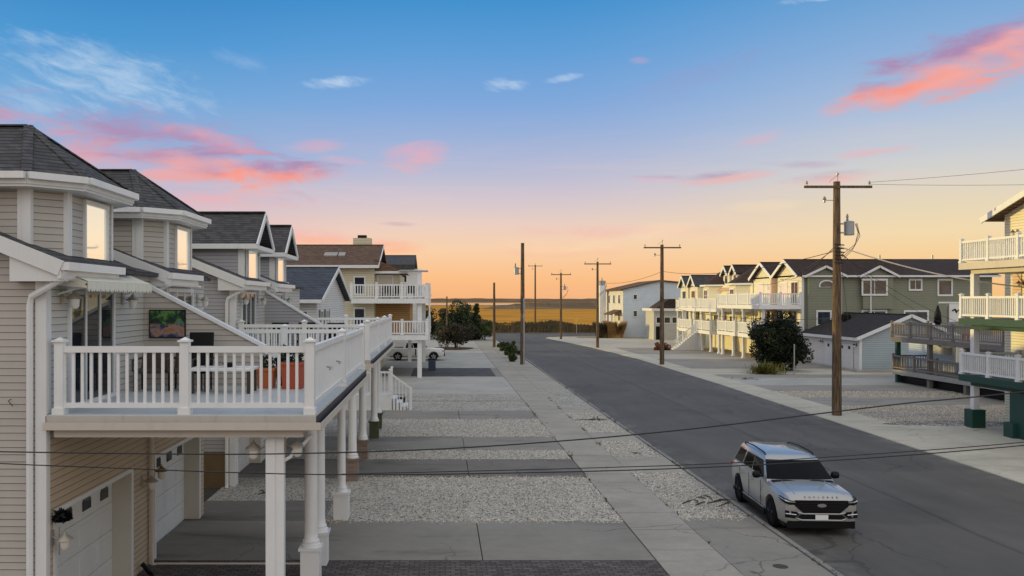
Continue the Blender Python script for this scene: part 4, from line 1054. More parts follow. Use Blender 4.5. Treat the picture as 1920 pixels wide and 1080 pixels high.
# loose stones on and spilling off the gravel
def pebbles(areas, n, sz, z, m, name, label, seed):
    rng = np.random.RandomState(seed); q = MB(); tot = sum((a[1]-a[0])*(a[3]-a[2]) for a in areas)
    for (x0_,x1_,y0_,y1_) in areas:
        k_ = int(n*(x1_-x0_)*(y1_-y0_)/tot); xs = rng.uniform(x0_-.0,x1_+.0,k_); ys_ = rng.uniform(y0_,y1_,k_)
        ed = rng.rand(k_) < .22; ys_ = np.where(ed, np.where(rng.rand(k_)<.5, y0_+rng.normal(0,.13,k_), y1_+rng.normal(0,.13,k_)), ys_)
        ed2 = rng.rand(k_) < .06; xs = np.where(ed2, np.where(rng.rand(k_)<.5, x0_+rng.normal(0,.12,k_), x1_+rng.normal(0,.12,k_)), xs)
        for x_, y_ in zip(xs, ys_):
            r_ = sz*rng.uniform(.5,1.3); a = rng.uniform(0,6.28); c_, s_ = math.cos(a)*r_, math.sin(a)*r_; h_ = r_*rng.uniform(.5,.9); o = len(q.v)
            q.v += [(x_+c_,y_+s_,z-.01),(x_-s_*.8,y_+c_*.8,z-.01),(x_-c_,y_-s_,z-.01),(x_+s_*.8,y_-c_*.8,z-.01),(x_+c_*.3,y_+s_*.3,z+h_)]
            q.f += [(o,o+1,o+4),(o+1,o+2,o+4),(o+2,o+3,o+4),(o+3,o,o+4)]
    me_ = bpy.data.meshes.new(name); me_.from_pydata(q.v,[],q.f); me_.materials.append(m); o = bpy.data.objects.new(name, me_); COL.objects.link(o); tag(o, label, 'stones', kind='stuff')
sm, t, b = newmat('loose_pebble'); wn = t.noise(t.pos(), 9, 2, .9)
t.link(t.ramp(wn, [(.36,(.14,.12,.09)),(.46,(.44,.40,.33)),(.54,(.66,.61,.53)),(.64,(.76,.71,.62))]), b.inputs['Base Color']); b.inputs['Roughness'].default_value = .9
pebbles([(-3.0,4.7,22.1,27.5),(-2.6,4.7,30.7,32.5),(-2.6,4.7,35.8,40.9),(6.35,8.0,22.4,28.2),(6.35,8.0,31.2,34.6),(6.35,8.0,37,43)], 26000, .030, .09, sm, 'loose_stones', 'loose white stones strewn over the left gravel yards and verge', 4)
pebbles([(21.3,32,39.3,46.6),(21.3,33,50.8,54)], 9000, .04, .033, sm, 'loose_stones', 'loose tan stones strewn over the right-hand gravel yards', 5)
# weeds in the joints
rng = np.random.RandomState(8); q = MB()
for (xx, ya_, yb_, n_) in ((8.22,12,60,260),(6.3,20,50,90),(4.75,22,48,90)):
    for i in range(n_):
        y_ = rng.uniform(ya_,yb_); 
        if math.sin(y_*1.7+xx) < .2: continue
        x_ = xx+rng.normal(0,.05)
        for j in range(5):
            a = rng.uniform(0,6.28); hh = rng.uniform(.03,.10); o = len(q.v); q.v += [(x_-.012,y_,.09),(x_+.012,y_,.09),(x_+math.cos(a)*hh*.8,y_+math.sin(a)*hh*.8,.09+hh)]; q.f.append((o,o+1,o+2))
o = q.build('weeds', M['straw']); o.data.materials[0] = M['reed']; tag(o, 'dry weeds growing in the kerb and sidewalk joints', 'weeds', kind='stuff')

# manhole lids and verge debris
for (x, y, lb) in ((7.35,31.9,'small round valve lid in the gravel verge'),(7.3,18.3,'small round valve lid in the near concrete apron')):
    o = MB().lathe((x,y,.085), [(.16,0),(.16,.012),(.0,.014)], 16).build('valve_lid', M['joint']); tag(o, lb, 'lid')
def sticks(x, y, n, sp, label, seed):
    rng = random.Random(seed); q = MB()
    for i in range(n):
        a = rng.uniform(0,PI); l_ = rng.uniform(.15,.5); cx = x+rng.uniform(-sp,sp); cy = y+rng.uniform(-sp,sp)*.8
        q.tube([(cx-l_*math.cos(a),cy-l_*math.sin(a),.10),(cx,cy,.13),(cx+l_*math.cos(a+.3),cy+l_*math.sin(a+.3),.10)], [.015,.02,.008], 5)
    o = q.build('twig_litter', M['bark']); tag(o, label, 'twigs')
sticks(7.6,24.4,9,.6,'broken twigs on the verge gravel beside the parked car',1)
sticks(7.4,41.0,7,.6,'dead twigs on the second gravel verge patch',2)
sticks(-5.0,25.3,5,.3,'twigs on the gravel under the deck',3)
sticks(22.0,62.0,8,.9,'dead twigs on the right-hand sidewalk',4)

# ------------------------------------------------------------------ marsh, water, far shore
mm, t, b = newmat('golden_marsh'); p = t.pos()
n = t.noise(t.scale(p, (.010,.05,1)), 1.0, 7, .7, .8); n2 = t.noise(t.scale(p, (.15,.5,1)), 1.0, 4)
c = t.ramp(n, [(.25,(.16,.085,.025)),(.42,(.46,.22,.04)),(.52,(.64,.31,.06)),(.60,(.30,.15,.04)),(.68,(.66,.33,.07)),(.8,(.35,.2,.05))])
k_ = t.m('MULTIPLY_ADD', n2, .7, .65); t.link(t.mix(1.0, c, t.comb(k_,k_,k_), 'MULTIPLY'), b.inputs['Base Color']); b.inputs['Roughness'].default_value = 1.0
b.inputs['Specular IOR Level'].default_value = 0
q = MB(); q.add([(-900,153,.0),(1300,153,.0),(2200,1060,.0),(-1600,1060,.0)], [(0,1,2,3)]); struct('marsh', q, mm)
wm, t, b = newmat('bay_water'); b.inputs['Base Color'].default_value = (.10,.12,.13,1); b.inputs['Roughness'].default_value = .12
bump(t, b, t.noise(t.scale(t.pos(), (.05,.4,1)), 1.0, 3), .2, .3)
q = MB(); q.add([(-4000,1000,.3),(5000,1000,.3),(5000,1700,.3),(-4000,1700,.3)], [(0,1,2,3)]); struct('water', q, wm)
rng = np.random.RandomState(5)
q = MB()
for (y0_, x0_, x1_, w_) in ((520,-160,60,5),(700,40,330,10),(820,-420,-60,14),(900,-100,420,16)):
    n_ = 24; xs = np.linspace(x0_,x1_,n_); top = [(x,y0_+w_*(.5+.8*math.sin(i*.7)+.3*math.sin(i*1.9)),.22) for i,x in enumerate(xs)]; bot = [(x,y0_-w_*(.3+.5*math.sin(i*.5+1)),.22) for i,x in enumerate(xs)]
    q.add(bot+top, [(i,i+1,i+1+n_,i+n_) for i in range(n_-1)])
struct('water', q, wm)
q = MB(); q.add([(-4000,1690,.5),(5000,1690,.5),(5000,2320,.5),(-4000,2320,.5)], [(0,1,2,3)]); struct('marsh', q, mm)
hm, t, b = newmat('far_treeline'); n = t.noise(t.scale(t.pos(), (.012,.01,.25)), 1, 5, .7)
t.link(t.ramp(n, [(.3,(.13,.095,.06)),(.55,(.20,.14,.085)),(.7,(.28,.19,.11))]), b.inputs['Base Color']); b.inputs['Roughness'].default_value = 1; b.inputs['Specular IOR Level'].default_value = 0
q = MB(); n_ = 500; xs = np.linspace(-3800,5200,n_); zt = 9.5+1.2*np.sin(xs/310)+.8*np.sin(xs/97+1)+np.array([random.uniform(-.5,.9) for _ in xs])
q.add([(x,2300,-1) for x in xs]+[(x,2320,z) for x,z in zip(xs,zt)]+[(x,2500,0) for x in xs], [(i,i+1,i+1+n_,i+n_) for i in range(n_-1)]+[(i+n_,i+1+n_,i+1+2*n_,i+2*n_) for i in range(n_-1)]); struct('hills', q, hm)
q = MB(); n_ = 60; xs = np.linspace(30,170,n_); prof = [8.5*math.sin(PI*min(1,max(0,(x-30)/140)))**.6+random.uniform(-.4,.5) for x in xs]
q.add([(x,560,0) for x in xs]+[(x,585,max(.1,z*.62)) for x,z in zip(xs,prof)]+[(x,640,0) for x in xs], [(i,i+1,i+1+n_,i+n_) for i in range(n_-1)]+[(i+n_,i+1+n_,i+1+2*n_,i+2*n_) for i in range(n_-1)]); struct('dune', q, hm)

# ------------------------------------------------------------------ vegetation
def tree(name, label, cat, x, y, hgt, rad, leafm, n, size, clumps=26, trunk_h=.8, seed=1, group=None, crown_z=None, conic=False):
    t = thing(name, label, cat, group, (x,y,0)); rng = random.Random(seed)
    tr = MB(); tr.tube([(0,0,0),(.03,.02,hgt*.25),(-.04,.02,hgt*.5),(0,0,hgt*.75)], [.05*hgt**.8,.04*hgt**.8,.025*hgt**.8,.01], 8)
    for i in range(9):
        a = rng.uniform(0,2*PI); z = hgt*rng.uniform(.15,.6); l_ = rad*rng.uniform(.5,.85)
        tr.tube([(0,0,z),(l_*.5*math.cos(a),l_*.5*math.sin(a),z+l_*.35),(l_*math.cos(a),l_*math.sin(a),z+l_*.6)], [.03*hgt**.7,.018*hgt**.7,.006], 5)
    tr.build('trunk', M['bark'], t) if name != 'roadside_bush' else tr.build('stems', M['bark'], t)
    c = MB()
    if conic:
        for i in range(7):
            f = i/6; leaves(c, (0,0,trunk_h+(hgt-trunk_h)*f*.95), (rad*(1-f*.8),rad*(1-f*.8),hgt*.13), n//7, size, 8, seed*10+i)
    else:
        cz = crown_z or (trunk_h+(hgt-trunk_h)*.5); leaves(c, (0,0,cz), (rad,rad,(hgt-trunk_h)*.5), n, size, clumps, seed)
        leaves(c, (0,0,cz-.1*hgt), (rad*.75,rad*.75,(hgt-trunk_h)*.38), n//3, size, 0, seed+5, shell=.1)
    c.build('crown', leafm, t)
    return t
tree('evergreen_tree', 'large very dark round evergreen beside the pale blue garage', 'tree', 27.9, 70, 4.9, 2.35, M['leaf_dark'], 16000, .13, 60, .05, 11, crown_z=2.3)
tree('evergreen_tree', 'dense evergreen with the tallest crown in the left clump by the marsh', 'tree', 2.9, 122, 5.9, 2.9, M['leaf_far'], 7500, .20, 34, .1, 12, 'trees at the end of the street', crown_z=2.7)
tree('evergreen_tree', 'wide low evergreen behind the balcony of the yellow house', 'tree', -2.4, 126, 4.6, 3.2, M['leaf_far'], 5000, .2, 30, .1, 13, 'trees at the end of the street')
tree('evergreen_tree', 'small pointed evergreen at the right end of the left clump', 'tree', 5.3, 124, 5.1, 1.7, M['leaf_far'], 3600, .20, 18, .1, 14, 'trees at the end of the street', conic=True)
tree('evergreen_tree', 'evergreen farthest left, half hidden by the yellow house column', 'tree', -6.5, 130, 4.2, 3.4, M['leaf_far'], 3600, .24, 20, .2, 15, 'trees at the end of the street')
tree('spreading_shrub', 'spreading dark shrub growing in the red mulch bed', 'shrub', 1.8, 101, 3.1, 2.6, M['leaf_br'], 5200, .13, 30, .5, 16, crown_z=1.75)
tree('small_tree', 'small sparse tree just left of the short bare pole', 'tree', 6.4, 122, 2.6, 1.7, M['leaf_mid'], 1800, .16, 14, .8, 17)
for i, (x, y, h_, r_, lb) in enumerate(((7.2,96,1.3,.8,'green roadside bush farthest up the left kerb'),(7.5,90,1.6,1.0,'green roadside bush in the middle of the left kerb row'),(7.1,84,1.5,.9,'green roadside bush next to the bare transformer pole'),(6.8,79.5,.9,.55,'low green bush at the foot of the transformer pole'))):
    tree('roadside_bush', lb, 'bush', x, y, h_, r_, M['leaf_mid'], 1500, .10, 12, .1, 30+i, 'bushes along the left kerb')
# yucca-like plant
pl = thing('spiky_plant', 'yellow green spiky plant in front of the dark evergreen', 'plant', None, (25.6,67.2,0))
q = MB(); rng = random.Random(9)
for i in range(260):
    a = rng.uniform(0,2*PI); e = rng.uniform(.1,1.35); l_ = rng.uniform(.8,1.5); ox, oy = rng.gauss(0,.55), rng.gauss(0,.4); w_ = .045
    dx, dy = math.cos(a), math.sin(a)
    p0 = Vector((ox,oy,.1)); p1 = p0+Vector((dx*math.cos(e),dy*math.cos(e),math.sin(e)))*l_*.6; p2 = p1+Vector((dx*math.cos(e*.4),dy*math.cos(e*.4),math.sin(e*.4)*.4))*l_*.5
    s = Vector((-dy,dx,0))*w_; o = len(q.v)
    q.v += [tuple(v) for v in (p0-s,p0+s,p1+s*.8,p1-s*.8,p2)]; q.f += [(o,o+1,o+2,o+3),(o+3,o+2,o+4)]
q.build('blades', M['leaf_yel'], pl); MB().lathe((0,0,0), [(.5,0),(.35,.2),(.1,.35)], 10).build('base', M['bark'], pl)
mk = MB().tube([(27.4,66.0,0),(27.4,66.0,2.4)], .05, 6).build('marker_post', M['wood_l']); tag(mk, 'thin grey post standing in front of the dark evergreen', 'post')
# ornamental grasses by the blue house, red shrub
def tuft(name, label, cat, x, y, r_, h_, m, n, seed, group=None, w_=.05):
    q = MB(); rng = random.Random(seed)
    for i in range(n):
        a = rng.uniform(0,2*PI); rr = r_*math.sqrt(rng.random()); hh = h_*rng.uniform(.6,1.05); lx, ly = math.cos(a), math.sin(a)
        ox, oy = x+rr*lx, y+rr*ly; o = len(q.v); wv = w_*rng.uniform(.6,1.4)
        q.v += [(ox-wv,oy,0),(ox+wv,oy,0),(ox+lx*hh*.15+wv,oy+ly*hh*.15,hh*.7),(ox+lx*hh*.35,oy+ly*hh*.35,hh)]; q.f += [(o,o+1,o+2),(o,o+2,o+3)]
    o = q.build(name, m); tag(o, label, cat, group); return o
tuft('ornamental_grass', 'tall straw coloured grass clump against the white front of the blue house', 'grass', 26.9, 131.0, 1.1, 2.6, M['straw'], 900, 1, 'grass clumps by the blue house', .08)
tuft('ornamental_grass', 'darker brown grass clump at the corner of the blue house', 'grass', 25.2, 131.5, 1.0, 2.4, M['reed'], 900, 2, 'grass clumps by the blue house', .08)
q = MB(); leaves(q, (25.9,99,.35), (1.5,.8,.45), 2600, .10, 14, 77); o = q.build('low_shrub', M['redshrub']); tag(o, 'low rusty red shrub at the foot of the second right pole', 'shrub')
q = MB(); leaves(q, (12.2,156,1.0), (.9,.7,.9), 1500, .14, 10, 78); o = q.build('golden_bush', M['leaf_gold']); tag(o, 'small bright golden bush in front of the brown reeds', 'bush')
# reed belt (uncountable)
q = MB(); rng = np.random.RandomState(3); n_ = 42000
X = rng.uniform(-45,75,n_); Y = 153.5+rng.rand(n_)**1.3*22; H = (1.25+.3*np.sin(X*.35)+.35*np.sin(X*.11+1)+.15*np.sin(X*.9))*rng.uniform(.35,1.2,n_); A = rng.uniform(-.5,.5,n_); W = rng.uniform(.05,.13,n_)
V = np.stack([np.stack([X-W,Y,0*X],1), np.stack([X+W,Y,0*X],1), np.stack([X+A+W*.5,Y+A*.3,H],1), np.stack([X+A-W*.5,Y+A*.3,H],1)],1).reshape(-1,3)
q.v = [tuple(v) for v in V.tolist()]; q.f = [(4*i,4*i+1,4*i+2,4*i+3) for i in range(n_)]
me = bpy.data.meshes.new('reeds'); me.from_pydata(q.v,[],q.f); me.materials.append(M['reed']); o = bpy.data.objects.new('reeds', me); COL.objects.link(o); tag(o, 'brown reed belt between the end of the street and the golden marsh', 'reeds', kind='stuff')
sgn = thing('road_sign', 'small yellow warning sign on a thin post at the street end', 'sign', None, (23.7,148,0))
MB().tube([(0,0,0),(0,0,3.1)], .04, 6).build('post', M['copper'], sgn); MB().prism([(0,1.95),(.45,2.4),(0,2.85),(-.45,2.4)], 'y', -.07, -.05).build('plate', plain('sign_yellow',(.75,.5,.05),.4), sgn)

# ------------------------------------------------------------------ utility poles
def pole(label, x, y, top, arm=0.0, xf=None, r=.17, riser=False, group='utility poles along the street', guy=False):
    t = thing('utility_pole', label, 'utility pole', group, (x,y,0))
    MB().tube([(0,0,0),(0,0,top*.5),(0,0,top)], [r*1.1,r*.95,r*.75], 12).build('shaft', M['pole'], t, smooth=True)
    if arm:
        za = top-.28
        a = MB().box(-arm/2,arm/2,-.20,-.09,za-.06,za+.06).build('crossarm', M['pole'], t)
        for sx in (-arm/2+.12, arm/2-.12): MB().lathe((sx,-.145,za+.06), [(.02,0),(.02,.06),(.05,.07),(.06,.12),(.03,.18),(.05,.2),(.02,.24)], 8).build('insulator', M['porcelain'], a)
        b = MB(); b.tube([(0,-.1,top-.05),(0,-.1,top+.32)], .02, 6); b.tube([(0,-.1,top+.3),(-.35,-.1,top+.05),(-.4,-.1,top-.05)], .012, 5); b.lathe((0,-.1,top+.3),[(.02,0),(.06,.04),(.06,.10),(.02,.14)],8)
        b.lathe((.45,-.145,za+.0),[(.02,0),(.02,.05)],6); b.build('top_bracket', M['porcelain'], t)
        c = MB(); c.tube([(-.0,-.1,top-.95),(-.55,-.1,top-.95),(-.66,-.1,top-.85)], .018, 6); c.lathe((-.66,-.1,top-.95), [(.02,-.12),(.06,-.08),(.06,.0),(.09,.04),(.07,.14),(.02,.2)], 8); c.build('fuse_cutout', M['porcelain'], t)
    if xf:
        sx, zx, sc = xf
        q = MB(); q.lathe((sx,0,zx), [(.30*sc,-.45*sc),(.32*sc,-.43*sc),(.32*sc,.40*sc),(.34*sc,.42*sc),(.30*sc,.47*sc),(.1*sc,.52*sc)], 18); q.box(min(0,sx),max(0,sx),-.05,.05,zx-.25,zx-.18); q.box(min(0,sx),max(0,sx),-.05,.05,zx+.2,zx+.27)
        o = q.build('transformer', M['copper'], t, smooth=True)
        MB().lathe((sx-.12*sc,0,zx+.5*sc), [(.05,0),(.07,.08),(.04,.12),(.07,.2),(.03,.36)], 8).build('bushing', M['porcelain'], o)
        if sx > 0:
            w = MB()
            for k in range(3): w.tube([(sx+.3,-.1*k,zx+.25),(sx+.45,-.1*k,zx-.2-.1*k),(sx+.30-.12*k,-.1*k,zx-.8-.15*k),(.15,-.15,zx-1.35-.15*k)], .014, 5)
            w.build('drop_wire', M['blackm'], t)
    if riser: MB().tube([(.10,-.2,0),(.10,-.2,top*.55)], .07, 8).build('riser_pipe', M['copper'], t)
    return t
pole('nearest thick brown pole with crossarm and transformer, in front of the garage', 19.9, 42.8, 11.75, 3.37, (.62,9.4,.75), .215)
pole('second right-hand pole with a crossarm, beside the red shrub', 19.95, 76.7, 10.8, 3.35, None, .19)
pole('third right-hand pole with crossarm and small transformer, by the blue house', 19.2, 104, 10.5, 3.3, (.62,7.9,.6), .17)
pole('farthest right-hand pole with a crossarm and transformer near the street end', 18.0, 127, 9.9, 3.0, (.6,7.6,.6), .17)
pole('tall bare pole with a transformer on its left side by the left kerb', 7.35, 76, 10.9, 0, (-.55,8.4,.7), .20, riser=True)
pole('short bare pole on the left kerb beyond the bushes', 6.6, 104, 7.95, 0, None, .17)
pole('distant slim pole with a thin crossarm standing in the reeds', 21.2, 190, 13.7, 3.2, None, .2)
pole('thin distant pole in front of the left tree clump', .9, 112, 6.3, 0, None, .12)

def cable(label, pts, r, sag=0.0, n=24, grp=None, name='overhead_cable', wob=0.0):
    P = []
    for (a, b_) in zip(pts, pts[1:]):
        a, b_ = Vector(a), Vector(b_)
        for i in range(n+(1 if b_ == Vector(pts[-1]) else 0)):
            f = i/n; p_ = a.lerp(b_, f); p_.z -= sag*4*f*(1-f); p_.z += wob*math.sin(f*50+1)*.4; P.append(p_)
    o = MB().tube(P, r, 6).build(name, M['trimbeige'] if 'pale' in label else M['blackm'], smooth=True); tag(o, label, 'cable', grp); return o
def at(px, py, Y): return ((px-825)*Y/1600, Y, 5.8-(py-563)*Y/1600)
G = 'black cables crossing in front of the street'
def catn(px, Y, dY=0):
    return [at(x, y, Y+dY*(x-825)/1100) for x, y in px]
def spline(pts, k=8):
    P = [Vector(p) for p in pts]; P = [P[0]*2-P[1]]+P+[P[-1]*2-P[-2]]; out = []
    for i in range(1,len(P)-2):
        for j in range(k):
            t_ = j/k; a, b_, c_, d_ = P[i-1],P[i],P[i+1],P[i+2]
            out.append(.5*((2*b_)+(c_-a)*t_+(2*a-5*b_+4*c_-d_)*t_*t_+(3*b_-a-3*c_+d_)*t_**3))
    out.append(P[-2]); return out
def fg(label, px, Y, r):
    o = MB().tube(spline(catn(px,Y)), r, 6).build('overhead_cable', M['blackm'], smooth=True); tag(o, label, 'cable', G)
fg('twisted black cable rising from left to right, topmost of those crossing the street', [(-300,842),(0,847),(300,851),(520,851),(800,843),(1050,827),(1280,806),(1500,780),(1700,756),(1830,744),(2200,705)], 7.6, .0065)
fg('lower black cable of the pair crossing the parked car', [(-300,853),(0,869),(200,877),(470,887),(700,890),(1050,885),(1350,875),(1640,858),(1920,835),(2250,800)], 7.4, .0055)
fg('upper thin black cable of the pair crossing the parked car', [(640,889),(850,884),(1050,879),(1350,869),(1640,851),(1920,829),(2250,793)], 7.5, .0045)
# service wires on the right
A = (19.9,42.6,8.5)
cable('thick pale service wire sagging from the nearest pole down to the right', [A,(27,38,6.3)], .03, .35)
for i, (p1, lb) in enumerate((((33.9,85,7.9),'thin wire from the nearest pole to the first yellow gable'),((33.9,91,7.5),'thin wire from the nearest pole to the second yellow gable'),((20.0,76.7,8.4),'wire running from the nearest pole to the second right-hand pole'))):
    cable(lb, [(19.75,42.8,8.45-.1*i),p1], .017, .6, grp='thin service wires')
cable('low wire passing over the dark evergreen to the nearest pole', [(19.8,42.8,4.9),(20.0,76.7,5.4)], .016, .5, grp='thin service wires')
cable('wire spanning the second and third right-hand poles', [(20.0,76.7,8.4),(19.2,104,8.0)], .016, .5, grp='thin service wires')
cable('wire going down from the nearest pole to the wooden deck house', [(20.0,42.8,8.3),(34.4,58,4.2)], .011, .5, grp='thin service wires')
cable('second wire going down from the nearest pole to the wooden deck house', [(20.0,42.8,8.2),(34.4,54,3.9)], .011, .5, grp='thin service wires')
for i_, (e_, z_, lb_) in enumerate((((36.0,79,6.9),8.35,'thin wire from the nearest pole to the first small gable of the green house'),((41.0,79,6.8),8.25,'thin wire from the nearest pole to the second small gable of the green house'),((33.8,70,2.7),8.0,'thin wire from the nearest pole to the garage eave'))):
    cable(lb_, [(20.1,42.8,z_),e_], .012, .7, grp='thin service wires')
cable('faint high wire leaving the nearest crossarm to the right edge', [(21.5,42.65,11.7),(40,28,13.0)], .008, .4, grp='faint crossarm wires')
cable('second faint high wire leaving the nearest crossarm lower on the right', [(21.4,42.65,11.6),(45,34,11.8)], .008, .5, grp='faint crossarm wires')
q = MB()
for k_ in range(6): q.tube([(19.68,42.55,8.6-.18*k_),(20.15,42.55,8.55-.18*k_)], .03, 6)
o = q.build('cable_bracket', M['blackm']); tag(o, 'black clamps strapped round the nearest pole', 'bracket')

# ------------------------------------------------------------------ vehicles
def carpaint(name, c, metal=.35):
    m, t, b = newmat(name); n = t.noise(t.pos(), 2.5, 4)
    k = t.m('MULTIPLY_ADD', n, .16, .92); t.link(t.mix(1.0, c, t.comb(k,k,k), 'MULTIPLY'), b.inputs['Base Color'])
    b.inputs['Metallic'].default_value = metal; b.inputs['Roughness'].default_value = .32
    b.inputs['Coat Weight'].default_value = .8; b.inputs['Coat Roughness'].default_value = .06
    return m
M['silver'] = carpaint('silver_paint', (.42,.42,.405), .45)
M['whitep'] = carpaint('white_paint', (.72,.72,.70), 0)
M['carglass'] = glass('car_glass', (.001,.0015,.003), .05, .12)
M['tyre'] = plain('tyre_rubber', (.008,.008,.008), .9, .2, 12, spec=.15)
M['rim'] = plain('dark_alloy', (.035,.033,.033), .35, .2, 8, metal=.7)
M['rimw'] = plain('bright_alloy', (.45,.45,.46), .3, .1, 8, metal=.8)
M['lens'] = plain('headlamp_lens', (.62,.64,.66), .08, .1, 20, metal=.5)
M['amber'] = plain('amber_lens', (.45,.20,.06), .15, .1, 20)
M['chrome'] = plain('bright_metal', (.75,.75,.76), .18, .05, 8, metal=.9)
M['underb'] = plain('underbody', (.01,.01,.01), .8, .1, 5)

def loft(secs, name, mat, par, sub=0):
    """secs: list of (y, [(x,z)...]) half sections, mirrored"""
    m = MB(); rings = []
    for y, half in secs:
        ring = [(x,y,z) for x, z in half]+[(-x,y,z) for x, z in reversed(half[1:-1])]
        rings.append(ring)
    n = len(rings[0])
    for r_ in rings: m.v += r_
    for i in range(len(rings)-1):
        for j in range(n): m.f.append((i*n+j, i*n+(j+1)%n, (i+1)*n+(j+1)%n, (i+1)*n+j))
    m.f.append(tuple(range(n))[::-1]); o = (len(rings)-1)*n; m.f.append(tuple(o+j for j in range(n)))
    return m.build(name, mat, par, smooth=True)
def bake(o):
    dg = bpy.context.evaluated_depsgraph_get(); me = bpy.data.meshes.new_from_object(o.evaluated_get(dg)); o.modifiers.clear(); old = o.data; o.data = me
    me.polygons.foreach_set('use_smooth', [True]*len(me.polygons)); me.set_sharp_from_angle(angle=math.radians(32))
def cutarches(o, ys, r_, z_, w0=.62, w1=1.3):
    cuts = []
    for yy in ys:
        for s in (-1,1):
            c = MB().lathe((s*(w0+w1)/2 - s*0,yy,z_), [(r_,-(w1-w0)/2),(r_,(w1-w0)/2)], 28, 'x').build('cutter', M['underb']); cuts.append(c)
    bpy.context.view_layer.update()
    for c in cuts:
        b = o.modifiers.new('b','BOOLEAN'); b.operation = 'DIFFERENCE'; b.object = c; b.solver = 'EXACT'
    par = o.parent; o.parent = None; bpy.context.view_layer.update(); bake(o); o.parent = par
    for c in cuts: bpy.data.objects.remove(c)
def wheel(par, x, y, r_, w, rimm):
    s = 1 if x > 0 else -1
    t = MB().lathe((x,y,r_), [(r_*.66,-w/2),(r_*.93,-w/2),(r_,-w/2+.04),(r_,w/2-.04),(r_*.93,w/2),(r_*.66,w/2)], 28, 'x'); o = t.build('wheel', M['tyre'], par, smooth=True)
    q = MB(); q.lathe((x+s*(w/2-.05),y,r_), [(r_*.66,-.02),(r_*.66,.02)], 24, 'x')
    d = MB(); d.lathe((x+s*(w/2-.03),y,r_), [(r_*.12,-.02),(r_*.14,.03)], 12, 'x')
    for k in range(5):
        a = 2*PI*k/5+.3
        for da in (-.13,.13):
            c0 = Vector((x+s*(w/2-.01),y+math.cos(a)*r_*.1,r_+math.sin(a)*r_*.1)); c1 = Vector((x+s*(w/2-.01),y+math.cos(a+da)*r_*.64,r_+math.sin(a+da)*r_*.64)); d.tube([c0,c1], [.03,.022], 6)
    d.lathe((x+s*(w/2-.02),y,r_), [(r_*.60,-.015),(r_*.67,-.015),(r_*.67,.015),(r_*.60,.015)], 24, 'x')
    d.build('rim', rimm, o, smooth=True); q.build('brake_disc', M['underb'], o)
    return o

def interp_quad(p00, p10, p11, p01, mb, off, inset=(0,0,0,0)):
    a,b,c,d = map(Vector,(p00,p10,p11,p01)); l,r,bt,tp = inset
    def P(u,v): return (a*(1-u)+b*u)*(1-v)+(d*(1-u)+c*u)*v
    q = [P(l,bt),P(1-r,bt),P(1-r,1-tp),P(l,1-tp)]
    n = (q[1]-q[0]).cross(q[3]-q[0]).normalized()*off
    mb.add([v for v in q]+[v+n for v in q], [(0,1,2,3),(7,6,5,4),(0,4,5,1),(1,5,6,2),(2,6,7,3),(3,7,4,0)])

